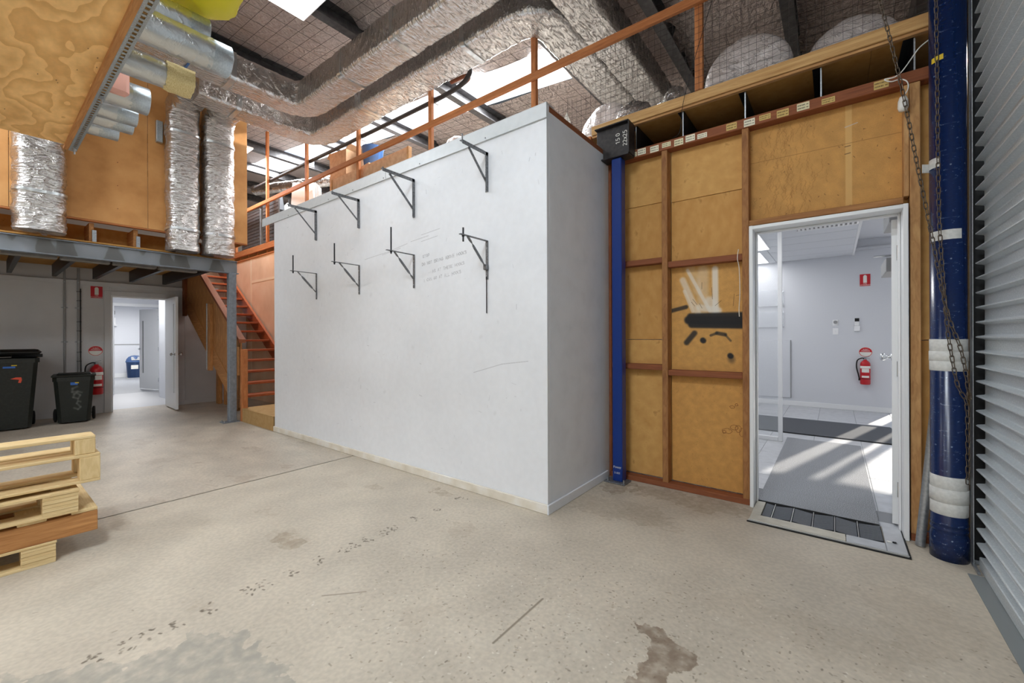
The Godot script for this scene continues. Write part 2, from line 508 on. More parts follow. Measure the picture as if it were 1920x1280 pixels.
	M.batt = tmat(ntex(42, 0.06, FastNoiseLite.TYPE_SIMPLEX_SMOOTH, [0.0, rgb(176, 150, 96), 0.5, rgb(214, 194, 140), 1.0, rgb(236, 222, 180)]), Vector3(4, 4, 4), 0.95)
	M.pinkbatt = mat(rgb(224, 170, 156), 0.95)
	# plastics, paper, cloth
	M.bin = tmat(ntex(43, 0.03, FastNoiseLite.TYPE_SIMPLEX_SMOOTH, [0.0, rgb(27, 30, 27), 0.6, rgb(34, 38, 34), 1.0, rgb(46, 48, 44)]), Vector3(1.5, 1.5, 1.5), 0.5)
	M.binlid = mat(rgb(24, 25, 25), 0.45)
	M.rubber = mat(rgb(22, 22, 22), 0.8)
	M.red = mat(rgb(196, 24, 34), 0.28)
	M.signred = mat(rgb(200, 22, 36), 0.4)
	M.paper = mat(rgb(238, 236, 228), 0.8)
	M.ink = mat(rgb(40, 38, 40), 0.8)
	M.black = mat(rgb(14, 14, 15), 0.6)
	M.bluebin = mat(rgb(64, 92, 138), 0.45)
	M.binflap = mat(rgb(168, 170, 172), 0.35)
	M.stickblue = mat(rgb(44, 104, 190), 0.5)
	M.stickyellow = mat(rgb(226, 196, 40), 0.5)
	M.orange = mat(rgb(222, 86, 60), 0.7)
	M.yellow = mat(rgb(226, 214, 40), 0.45)
	M.yellow.backlight_enabled = true
	M.yellow.backlight = rgb(120, 112, 20)
	M.card = tmat(ntex(44, 0.02, FastNoiseLite.TYPE_SIMPLEX_SMOOTH, [0.0, rgb(188, 148, 112), 1.0, rgb(214, 176, 140)]), Vector3(1, 1, 1), 0.85)
	M.bagplastic = mat(rgb(232, 228, 226), 0.3)
	M.blueplastic = mat(rgb(70, 110, 170), 0.4)
	M.conduit = mat(rgb(150, 150, 150), 0.5)
	M.cable = mat(rgb(236, 234, 228), 0.5)
	M.rope = mat(rgb(222, 214, 200), 0.9)
	M.tile = tmat(ntex(45, 0.02, FastNoiseLite.TYPE_SIMPLEX_SMOOTH, [0.0, rgb(176, 178, 182), 1.0, rgb(196, 198, 202)]), Vector3(0.8, 0.8, 0.8), 0.35)
	M.grout = mat(rgb(140, 142, 146), 0.9)
	M.vinyl = mat(rgb(150, 152, 156), 0.4)
	var nylon := ntex(46, 0.25, FastNoiseLite.TYPE_SIMPLEX, [0.0, rgb(84, 86, 90), 0.5, rgb(132, 134, 138), 1.0, rgb(206, 208, 212)], Vector2i(512, 512), 2)
	M.mat = tmat(nylon, Vector3(1.1, 1.1, 1.1), 0.95)
	M.matdark = tmat(nylon, Vector3(1.1, 1.1, 1.1), 0.95, 0.0, true, rgb(150, 152, 156))
	M.matblack = mat(rgb(20, 21, 26), 0.9)
	M.matrib = mat(rgb(118, 121, 128), 0.9)
	M.alu = mat(rgb(192, 192, 190), 0.4, 0.6)
	M.stone = tmat(ntex(47, 0.02, FastNoiseLite.TYPE_SIMPLEX_SMOOTH, [0.0, rgb(186, 180, 166), 1.0, rgb(206, 200, 186)]), Vector3(1, 1, 1), 0.6)
	M.ceiltile = mat(rgb(222, 224, 228), 0.9)
	M.kerb = mat(rgb(128, 132, 132), 0.6)
	M.glass = mat(Color(0.95, 0.98, 1.0, 0.08), 0.03)
	M.glass.transparency = BaseMaterial3D.TRANSPARENCY_ALPHA
	M.acrylic = mat(Color(0.96, 0.98, 1.0, 0.14), 0.05)
	M.acrylic.transparency = BaseMaterial3D.TRANSPARENCY_ALPHA
	M.pane = mat(rgb(240, 244, 246), 0.5)
	M.pane.emission_enabled = true
	M.pane.emission = rgb(244, 249, 255)
	M.pane.emission_energy_multiplier = 2.4
	M.panel_glow = mat(rgb(250, 250, 250), 0.5)
	M.panel_glow.emission_enabled = true
	M.panel_glow.emission = Color(1, 1, 1)
	M.panel_glow.emission_energy_multiplier = 2.4

# floor slab seen close by: worn concrete with exposed stones, a scuffed patch, prints and spills
const FX0 := -4.1
const FZ0 := -3.7
const FS := 320.0   # pixels a metre
func floor_near() -> StandardMaterial3D:
	var w := 1536
	var h := 1216
	var im := base_image(w, h, rgb(190, 179, 162), 51, 0.006, 0.07, 0.09, 0.045)
	var P := func(x: float, z: float) -> Vector2: return Vector2((x - FX0) * FS, (z - FZ0) * FS)
	var rng := RandomNumberGenerator.new()
	rng.seed = 52
	# broad worn patches
	for i in 46:
		var c: Vector2 = Vector2(rng.randf() * w, rng.randf() * h)
		var poly := []
		var rx := rng.randf_range(14, 70)
		var rz := rng.randf_range(10, 40)
		for k in 14:
			poly.append(c + Vector2(cos(TAU * k / 14) * rx, sin(TAU * k / 14) * rz) * rng.randf_range(0.6, 1.2))
		blob(im, poly, rgb(158, 142, 122) if i % 3 else rgb(206, 198, 182), rng.randf_range(0.08, 0.26), 8.0, 60 + i)
	# exposed stones where the top has worn off, towards the roller door
	for i in 6200:
		var x := rng.randf_range(-2.6, 0.62)
		var z := rng.randf_range(-2.9, -0.9)
		var near := clampf((x + 2.3) / 1.6, 0, 1) * clampf((z + 2.7) / 1.0, 0.05, 1)
		if rng.randf() < near:
			var p: Vector2 = P.call(x, z)
			var a := rng.randf() * TAU
			var l := rng.randf_range(0.2, 1.5) * (1.7 if rng.randf() < 0.08 else 1.0)
			stroke(im, p - Vector2(cos(a), sin(a)) * l, p + Vector2(cos(a), sin(a)) * l, rng.randf_range(0.35, 0.95), [rgb(128, 115, 98), rgb(104, 94, 82), rgb(150, 134, 114), rgb(226, 220, 208)][rng.randi() % 4], rng.randf_range(0.3, 0.75))
	# track of dark prints along z at x = -2.33
	for z in [-1.72, -1.63, -1.52, -1.43, -1.36, -1.21, -1.05, -0.92, -0.85, -0.67, -0.56, -0.46, -0.38, -0.29, -1.9, -2.1, -2.35]:
		for k in 9:
			var p: Vector2 = P.call(-2.33 + rng.randf_range(-0.045, 0.045), z + rng.randf_range(-0.03, 0.03))
			stroke(im, p, p + Vector2(rng.randf_range(-5, 5), rng.randf_range(-3, 3)), rng.randf_range(0.7, 2.0), rgb(92, 82, 70), rng.randf_range(0.4, 0.8))
	# scattered marks
	for i in 260:
		var p: Vector2 = Vector2(rng.randf() * w, rng.randf() * h)
		stroke(im, p, p + Vector2(rng.randf_range(-7, 7), rng.randf_range(-5, 5)), rng.randf_range(0.4, 1.1), rgb(112, 100, 84), rng.randf_range(0.1, 0.45))
	stroke(im, P.call(-1.125, -1.69), P.call(-1.126, -1.32), 1.6, rgb(122, 110, 94), 0.8)
	stroke(im, P.call(-2.0, -1.05), P.call(-1.86, -1.2), 1.2, rgb(120, 108, 92), 0.6)
	# spill near the bottom of the view
	var spill := []
	for q in [[-0.70, -1.80], [-0.66, -1.83], [-0.60, -1.825], [-0.55, -1.79], [-0.47, -1.76], [-0.425, -1.72], [-0.44, -1.68], [-0.48, -1.66], [-0.49, -1.60], [-0.46, -1.50], [-0.5, -1.3], [-0.62, -1.3], [-0.6, -1.5], [-0.605, -1.62], [-0.60, -1.70], [-0.64, -1.75]]:
		spill.append(P.call(q[0], q[1]))
	blob(im, spill, rgb(116, 98, 82), 0.62, 3.0, 71)
	# grey cement patch
	var patch := []
	for q in [[-2.6, 0.1], [-2.2, -0.36], [-2.17, -0.58], [-2.05, -0.71], [-1.86, -0.70], [-1.6, -0.74], [-1.3, -0.5], [-1.2, 0.1]]:
		patch.append(P.call(q[0], q[1]))
	blob(im, patch, rgb(150, 146, 136), 0.62, 7.0, 72)
	# oil spots
	for q in [[-2.72, -1.2, 0.16, 0.05, 0.3], [-3.1, -2.1, 0.1, 0.05, 0.2], [-2.55, -2.35, 0.12, 0.06, 0.3], [-1.3, -2.9, 0.5, 0.2, 0.16], [-0.9, -3.4, 0.45, 0.16, 0.25], [-1.45, -3.35, 0.14, 0.2, 0.4], [0.3, -2.6, 0.2, 0.3, 0.10], [-0.1, -2.2, 0.4, 0.16, 0.08]]:
		var poly := []
		for k in 16:
			poly.append(P.call(q[0] + cos(TAU * k / 16) * q[2] * rng.randf_range(0.7, 1.2), q[1] + sin(TAU * k / 16) * q[3] * rng.randf_range(0.7, 1.2)))
		blob(im, poly, rgb(126, 108, 86), q[4], 8.0, 80 + int(q[2] * 100))
	var m := imat(im, 0.62)
	return m

func floor_far() -> StandardMaterial3D:
	var w := 1024
	var h := 960
	var im := base_image(w, h, rgb(186, 175, 159), 55, 0.009, 0.10, 0.12, 0.05)
	var rng := RandomNumberGenerator.new()
	rng.seed = 56
	for i in 60:
		var c: Vector2 = Vector2(rng.randf() * w, rng.randf() * h)
		var poly := []
		var rx := rng.randf_range(8, 40)
		var rz := rng.randf_range(8, 30)
		for k in 12:
			poly.append(c + Vector2(cos(TAU * k / 12) * rx, sin(TAU * k / 12) * rz) * rng.randf_range(0.6, 1.2))
		blob(im, poly, rgb(150, 132, 112) if i % 3 else rgb(204, 198, 184), rng.randf_range(0.1, 0.35), 8.0, 90 + i)
	for i in 240:
		var p: Vector2 = Vector2(rng.randf() * w, rng.randf() * h)
		stroke(im, p, p + Vector2(rng.randf_range(-8, 8), rng.randf_range(-8, 8)), rng.randf_range(0.5, 1.4), rgb(112, 98, 82), rng.randf_range(0.2, 0.6))
	return imat(im, 0.5)

# painted front of the partition: scuffs, smudges and pencilled notes (4.42 m by 2.945 m)
func front_paint() -> StandardMaterial3D:
	var w := 1536
	var h := 1024
	var im := base_image(w, h, rgb(228, 230, 234), 57, 0.004, 0.018, 0.03, 0.008)
	var k := 1536 / 4.42
	var P := func(x: float, y: float) -> Vector2: return Vector2((x + 6.05) * k, (2.945 - y) * k)
	var rng := RandomNumberGenerator.new()
	rng.seed = 58
	var grey := rgb(150, 150, 154)
	for i in 110:
		var p: Vector2 = Vector2(rng.randf() * w, rng.randf() * h)
		var a := rng.randf_range(-0.3, 0.3) + (0.0 if i % 2 else PI / 2)
		var l := rng.randf_range(2, 16)
		stroke(im, p, p + Vector2(cos(a), sin(a)) * l, rng.randf_range(0.4, 0.9), grey, rng.randf_range(0.1, 0.4))
	for i in 14:
		var p: Vector2 = Vector2(rng.randf() * w, rng.randf() * h)
		stroke(im, p, p + Vector2(rng.randf_range(-8, 8), rng.randf_range(-4, 4)), rng.randf_range(3, 8), rgb(206, 206, 208), 0.3, 0.9)
	# long scratches low on the right and level lines between the lower brackets
	for q in [[-2.35, 0.98, -2.05, 1.06], [-2.05, 1.06, -1.8, 1.09], [-3.9, 2.09, -3.5, 2.12], [-3.5, 2.12, -3.2, 2.16], [-3.15, 2.17, -2.9, 2.19], [-3.0, 2.21, -2.75, 2.23], [-3.0, 2.15, -2.78, 2.17], [-3.6, 2.10, -3.3, 2.13]]:
		stroke(im, P.call(q[0], q[1]), P.call(q[2], q[3]), 0.6, grey, 0.5)
	var ux := Vector2(1.5, -0.12)
	var uy := Vector2(0.12, 1.45)
	var pen := rgb(120, 120, 124)
	write(im, "STOP", P.call(-2.98, 2.02), ux, uy, 0.55, pen, 0.55, 3)
	write(im, "DO NOT BRING ABOVE HOOKS", P.call(-2.99, 1.95), ux * 0.98, uy, 0.55, pen, 0.6, 4)
	write(im, "AS AT THESE HOOKS", P.call(-2.85, 1.875), ux * 0.98, uy, 0.5, pen, 0.5, 5)
	write(im, "I CAN GO AT ALL HOOKS", P.call(-2.97, 1.80), ux * 0.95, uy, 0.5, pen, 0.5, 6)
	return imat(im, 0.5)

# board behind the studs with a painted-over patch and spray marks (0.55 m by 0.93 m) seen from the warehouse
func spray_board() -> StandardMaterial3D:
	var w := 420
	var h := 680
	var im := base_image(w, h, rgb(204, 152, 82), 61, 0.02, 0.07, 0.15, 0.03)
	var s := w / 170.0 * (170.0 / 150.0)
	var P := func(x: float, y: float) -> Vector2: return Vector2((x - 100) / 870.0 * w, (y - 110) / 1170.0 * h * 0.98)
	var white := rgb(232, 224, 212)
	for q in [[240, 300, 420, 660, 26, 0.75], [300, 200, 560, 640, 14, 0.8], [330, 190, 420, 420, 40, 0.3], [480, 220, 480, 620, 46, 0.45], [620, 210, 625, 640, 24, 1.0], [560, 540, 620, 650, 40, 0.8], [440, 600, 660, 640, 26, 0.7], [260, 420, 360, 640, 14, 0.7]]:
		stroke(im, P.call(q[0], q[1]), P.call(q[2], q[3]), q[4] * 0.9, white, q[5] * 0.85, 0.6)
	var bk := rgb(26, 26, 28)
	stroke(im, P.call(310, 730), P.call(920, 750), 30, bk, 0.97, 0.5)
	stroke(im, P.call(350, 775), P.call(900, 790), 27, bk, 0.95, 0.5)
	stroke(im, P.call(330, 690), P.call(930, 695), 22, bk, 0.9, 0.6)
	stroke(im, P.call(100, 625), P.call(280, 590), 15, bk, 0.75, 0.6)
	stroke(im, P.call(380, 870), P.call(285, 970), 20, bk, 0.8, 0.6)
	stroke(im, P.call(478, 945), P.call(484, 950), 19, bk, 0.95, 0.5)
	stroke(im, P.call(570, 895), P.call(640, 872), 9, bk, 0.6, 0.6)
	stroke(im, P.call(640, 872), P.call(730, 888), 13, bk, 0.7, 0.6)
	stroke(im, P.call(730, 888), P.call(790, 950), 7, bk, 0.5, 0.6)
	stroke(im, P.call(785, 1100), P.call(790, 1105), 18, bk, 0.95, 0.5)
	stroke(im, P.call(795, 1130), P.call(800, 1140), 26, bk, 0.4, 0.8)
	for q in [[345, 540, 385, 585], [360, 510, 410, 570], [440, 560, 470, 610], [620, 590, 690, 540], [580, 400, 590, 520], [470, 340, 468, 410], [830, 480, 820, 600], [850, 500, 900, 490]]:
		stroke(im, P.call(q[0], q[1]), P.call(q[2], q[3]), 0.9, rgb(60, 44, 30), 0.7)
	return imat(im, 0.75)

# lower board with ring-shaped water marks
func ring_board() -> StandardMaterial3D:
	var w := 420
	var h := 680
	var im := base_image(w, h, rgb(202, 148, 78), 63, 0.018, 0.07, 0.15, 0.03)
	var rng := RandomNumberGenerator.new()
	rng.seed = 64
	for q in [[350, 300, 20, 14], [372, 305, 16, 20], [312, 325, 26, 14], [298, 332, 10, 9], [395, 325, 18, 26], [340, 180, 12, 8], [362, 165, 8, 7]]:
		var prev: Variant = null
		for k in 15:
			var p := Vector2(q[0] + cos(TAU * k / 14) * q[2], q[1] + sin(TAU * k / 14) * q[3]) + Vector2(rng.randf_range(-2, 2), rng.randf_range(-2, 2))
			if prev != null: stroke(im, prev, p, 1.3, rgb(120, 74, 34), 0.75)
			prev = p
	for i in 40:
		var p := Vector2(rng.randf() * w, rng.randf() * h)
		stroke(im, p, p + Vector2(rng.randf_range(-6, 6), rng.randf_range(-8, 8)), rng.randf_range(0.6, 1.4), rgb(120, 78, 40), 0.4)
	return imat(im, 0.75)

# board over the door with run-down stains
func run_board() -> StandardMaterial3D:
	var w := 640
	var h := 512
	var im := base_image(w, h, rgb(200, 148, 80), 65, 0.012, 0.08, 0.15, 0.03)
	var rng := RandomNumberGenerator.new()
	rng.seed = 66
	for i in 150:
		var p := Vector2(rng.randfn(190, 60), rng.randf_range(30, 500))
		var q := p
		for k in 7:
			var n := q + Vector2(rng.randf_range(-8, 6), rng.randf_range(3, 12))
			stroke(im, q, n, rng.randf_range(0.8, 2.6), rgb(150, 104, 52), 0.24, 0.9)
			q = n
	stroke(im, Vector2(418, -10), Vector2(418, 520), 13, rgb(222, 178, 112), 0.75, 0.2)
	stroke(im, Vector2(0, 196), Vector2(640, 205), 0.8, rgb(120, 78, 38), 0.6)
	stroke(im, Vector2(404, 214), Vector2(424, 213), 1.6, rgb(70, 50, 34), 0.7)
	stroke(im, Vector2(404, 246), Vector2(424, 244), 1.6, rgb(70, 50, 34), 0.7)
	stroke(im, Vector2(405, 130), Vector2(450, 122), 2.0, rgb(196, 190, 196), 0.7)
	for i in 44:
		var p := Vector2(rng.randf() * w, rng.randf() * h)
		stroke(im, p, p + Vector2(rng.randf_range(-6, 6), rng.randf_range(-8, 8)), rng.randf_range(0.8, 1.8), rgb(96, 62, 34), 0.6)
	return imat(im, 0.75)

# plywood with cathedral grain for the hanging shelf
func rotary_ply() -> StandardMaterial3D:
	var w := 768
	var h := 768
	var a := FastNoiseLite.new()
	a.seed = 67
	a.frequency = 0.0026
	a.fractal_octaves = 4
	a.noise_type = FastNoiseLite.TYPE_SIMPLEX_SMOOTH
	var d := a.get_image(w, h, false, false, false).get_data()
	var f := FastNoiseLite.new()
	f.seed = 68
	f.frequency = 0.05
	var e := f.get_image(w, h, false, false, false).get_data()
	var out := PackedByteArray()
	out.resize(w * h * 3)
	for i in w * h:
		var v := d[i] / 255.0 * 7.0
		var band := v - floorf(v)
		var k := 1.0 - 0.09 * smoothstep(0.1, 1.0, band) + (e[i] / 255.0 - 0.5) * 0.07 - 0.08 * (d[i] / 255.0)
		out[i * 3] = clampi(int(255 * k), 0, 255)
		out[i * 3 + 1] = clampi(int(208 * k * (1.0 - 0.05 * smoothstep(0.2, 1.0, band))), 0, 255)
		out[i * 3 + 2] = clampi(int(138 * k * (1.0 - 0.12 * smoothstep(0.2, 1.0, band))), 0, 255)
	var im := Image.create_from_data(w, h, false, Image.FORMAT_RGB8, out)
	var rng := RandomNumberGenerator.new()
	rng.seed = 69
	for i in 40:
		var p := Vector2(rng.randf() * w, rng.randf() * h)
		stroke(im, p, p + Vector2(2, 0), rng.randf_range(0.8, 1.6), rgb(90, 56, 30), 0.8)
	return imat(im, 0.7)

# printed sticker: short dark lines of print on pale paper
func sticker_print(c: Color, ink: Color, seed_: int) -> StandardMaterial3D:
	var im := Image.create(128, 56, false, Image.FORMAT_RGB8)
	im.fill(c)
	var rng := RandomNumberGenerator.new()
	rng.seed = seed_
	for row in 2:
		var x := 8
		while x < 84:
			var l := rng.randi_range(3, 9)
			im.fill_rect(Rect2i(x, 12 + row * 22, l, 10), ink)
			x += l + 4
		im.fill_rect(Rect2i(96, 14 + row * 22, 22, 7), ink.lerp(c, 0.3))
	return imat(im, 0.8)

# smeared grey letters on the small bin's front
func bin_front() -> StandardMaterial3D:
	var im := base_image(256, 420, rgb(34, 38, 34), 73, 0.02, 0.08, 0.1, 0.04)
	var c := rgb(112, 114, 110)
	for q in [[110, 70, 150, 50], [110, 70, 105, 110], [105, 110, 150, 105], [150, 105, 185, 120], [120, 130, 110, 170], [110, 170, 150, 190], [150, 190, 170, 150], [170, 150, 140, 120], [140, 120, 120, 135], [180, 225, 150, 215], [150, 215, 140, 240], [140, 240, 185, 285], [185, 285, 160, 310], [160, 310, 115, 290]]:
		stroke(im, Vector2(q[0], q[1]), Vector2(q[2], q[3]), 15, c, 0.6, 0.9)
	return imat(im, 0.55)

func roofy(x: float) -> float:
	return 4.72 - 0.1 * x

func area(parent: Node, called: String, at: Vector3, size: Vector2, radiance: float, c := Color.WHITE, tilt := 0.0) -> void:
	var l := AreaLight3D.new()
	l.name = called
	parent.add_child(l, true)
	l.position = at
	l.rotation = Vector3(-PI / 2, 0, 0)
	l.rotate_z(tilt)
	l.area_size = size
	l.area_normalize_energy = true
	l.light_energy = radiance * size.x * size.y / PI
	l.light_color = c
	l.area_range = 40.0
	l.shadow_enabled = true

const SKY := Color(0.965, 0.985, 1.0)
func _ready() -> void:
	# ---- camera
	var cam := Camera3D.new()
	cam.name = "camera"
	add_child(cam)
	cam.position = Vector3(0, 1.27, 0)
	cam.rotation_degrees = Vector3(0, 37.732, -0.213)
	cam.projection = Camera3D.PROJECTION_FRUSTUM
	cam.near = 0.05
	cam.far = 200.0
	cam.size = 2.0 * 0.05 * 640.0 / 781.96
	cam.frustum_offset = Vector2(0, -0.05 * 8.04 / 781.96)
	cam.current = true
	# ---- sky, sun, exposure
	var env := Environment.new()
	env.background_mode = Environment.BG_SKY
	var sky := Sky.new()
	var ps := ProceduralSkyMaterial.new()
	ps.sky_top_color = rgb(150, 182, 226)
	ps.sky_horizon_color = rgb(222, 230, 238)
	ps.ground_bottom_color = rgb(150, 146, 140)
	ps.ground_horizon_color = rgb(196, 196, 194)
	ps.sky_energy_multiplier = 1.6
	sky.sky_material = ps
	env.sky = sky
	env.tonemap_mode = Environment.TONE_MAPPER_LINEAR
	env.tonemap_exposure = 1.0
	env.sdfgi_enabled = true
	env.ssao_enabled = true
	env.ssil_enabled = true
	var we := WorldEnvironment.new()
	we.name = "environment"
	we.environment = env
	add_child(we)
	var sun := DirectionalLight3D.new()
	sun.name = "sun"
	add_child(sun)
	sun.look_at_from_position(Vector3.ZERO, Vector3(-0.27, -0.46, 0.976))
	sun.light_energy = 3.0
	sun.light_color = rgb(255, 246, 232)
	sun.light_angular_distance = 0.8
	sun.shadow_enabled = true
	materials()
	# ---- skylights: translucent roof sheets, the daylight of the warehouse
	skylight(1, "long translucent skylight strip behind the mezzanine railing", [[-12.5, -10.7], [-10.5, -8.74], [-8.56, -6.80], [-6.61, -4.85], [-4.66, -3.0]], -5.35, -4.60, 36.0)
	# hanging light panels: the first in view, the others unseen and added for fill
	light_panel("bright white hanging light panel in front of the foil ducts", Vector3(-3.535, 4.40, -1.70), 1.2, 0.6, 10.0)
	light_panel("added fill light panel over the floor behind the camera", Vector3(-1.25, 4.40, 0.75), 1.2, 0.6, 50.0)
	light_panel("unseen fill light panel added over the pallets side of the floor", Vector3(-6.3, 4.60, 0.9), 1.2, 0.6, 30.0)
	light_panel("added fill light panel near the rear wall on the roller door side", Vector3(-0.75, 4.40, 2.7), 1.2, 0.6, 40.0)
	light_panel("added fill light panel near the rear wall", Vector3(-4.6, 4.50, 2.8), 1.2, 0.6, 38.0)
	light_panel("hidden fill light panel added over the staircase", Vector3(-9.25, 4.90, -3.05), 0.8, 0.5, 80.0)  # added out of sight to brighten the stair wall
	shell()
	stud_wall()
	white_partition()
	roof_and_mezzanine()
	left_side()
	stairs()
	roller_corner()
	office()
	corridor()
	ducts()
	shelf()
	mezzanine_things()
	brackets()
	bins()
	pallets()

func light_panel(label: String, at: Vector3, w: float, d: float, radiance: float) -> void:
	var l := thing("hanging_light", label, "light", at, 0.0, "hanging light panels")
	bc(l, "frame", Vector3(-w / 2 - 0.012, 0.0, -d / 2 - 0.012), Vector3(w / 2 + 0.012, 0.035, d / 2 + 0.012), M.white, 0.003)
	bc(l, "diffuser", Vector3(-w / 2, -0.004, -d / 2), Vector3(w / 2, -0.0005, d / 2), M.panel_glow, 0.0)
	for s in [-1.0, 1.0]:
		rod(l, "suspension_wire", Vector3(s * w * 0.4, 0.035, 0), Vector3(s * w * 0.4, roofy(at.x + s * w * 0.4) - at.y - 0.02, 0), 0.002, M.zinc, 6)
	area(l, "panel_light", Vector3(0, -0.01, 0), Vector2(w - 0.01, d - 0.01), radiance, Color(0.93, 0.968, 1.0))

func skylight(n: int, label: String, spans: Array, z0: float, z1: float, radiance: float) -> void:
	var o := struct("window_%d" % n, label)
	for s in spans:
		var mb := MB.new()
		var a := Vector3(s[0], roofy(s[0]) + 0.02, 0)
		var b := Vector3(s[1], roofy(s[1]) + 0.02, 0)
		var up := Vector3(0, 0.012, 0)
		var f := Vector3(0, 0, z1)
		var k := Vector3(0, 0, z0)
		mb.quad(a + k, b + k, b + f, a + f)
		mb.quad(a + f + up, b + f + up, b + k + up, a + k + up)
		put(o, "pane", mb, M.pane)
		var mid := (a + b) / 2
		area(o, "skylight_light", Vector3(mid.x, mid.y - 0.03, (z0 + z1) / 2), Vector2((b - a).length() - 0.02, z1 - z0 - 0.02), radiance, SKY, -atan(0.1))

# ---------------------------------------------------------------- shell
func shell() -> void:
	var fl := struct("floor", "worn beige concrete floor slab with saw-cut joint, prints and spill stains")
	var mb := MB.new()
	var x0 := FX0; var x1 := 0.7; var z0 := FZ0; var z1 := 0.1
	mb.quv(Vector3(x0, 0, z1), Vector3(x1, 0, z1), Vector3(x1, 0, z0), Vector3(x0, 0, z0))
	mb.box(Vector3((x0 + x1) / 2, -0.105, (z0 + z1) / 2), Vector3(x1 - x0, 0.2, z1 - z0))
	put(fl, "slab", mb, floor_near())
	mb = MB.new()
	x0 = -10.2; x1 = FX0 - 0.013
	mb.quv(Vector3(x0, 0, z1), Vector3(x1, 0, z1), Vector3(x1, 0, z0), Vector3(x0, 0, z0))
	mb.box(Vector3((x0 + x1) / 2, -0.105, (z0 + z1) / 2), Vector3(x1 - x0, 0.2, z1 - z0))
	put(fl, "slab", mb, floor_far())
	var plain := tmat(ntex(59, 0.01, FastNoiseLite.TYPE_SIMPLEX_SMOOTH, [0.0, rgb(164, 152, 134), 0.5, rgb(184, 172, 154), 1.0, rgb(198, 188, 170)], Vector2i(512, 512), 5), Vector3(0.5, 0.5, 0.5), 0.6)
	M.concrete = plain
	bc(fl, "slab", Vector3(-10.2, -0.2, 0.104), Vector3(0.7, 0, 4.2), plain, 0.0)
	bc(fl, "slab", Vector3(0.701, -0.2, -3.7), Vector3(1.0, 0.0, 4.2), plain, 0.0)
	# outer walls
	var w := struct("wall_rear", "plain pale painted wall behind the camera")
	bc(w, "face", Vector3(-19.2, 0, 4.1), Vector3(1.0, 7.0, 4.3), M.brick, 0.0)
	w = struct("wall_right", "plain pale wall above and beside the roller door")
	bc(w, "face", Vector3(0.75, 0, 3.6), Vector3(0.95, 5.2, 4.1), M.brick, 0.0)
	bc(w, "face", Vector3(0.75, 3.9, -3.7), Vector3(0.95, 5.2, 3.6), M.brick, 0.0)
	bc(w, "face", Vector3(0.75, 2.96, -9.8), Vector3(0.95, 5.2, -3.7), M.brick, 0.0)
	w = struct("wall_far", "dark foil-lined wall at the back of the mezzanine")
	bc(w, "face", Vector3(-19.2, 3.0, -9.8), Vector3(1.0, 7.0, -9.6), M.rooffoil, 0.0)
	w = struct("wall_end", "dim end wall far beyond the mezzanine")
	bc(w, "face", Vector3(-19.2, 2.45, -9.6), Vector3(-19.0, 7.0, 4.1), M.brick, 0.0)

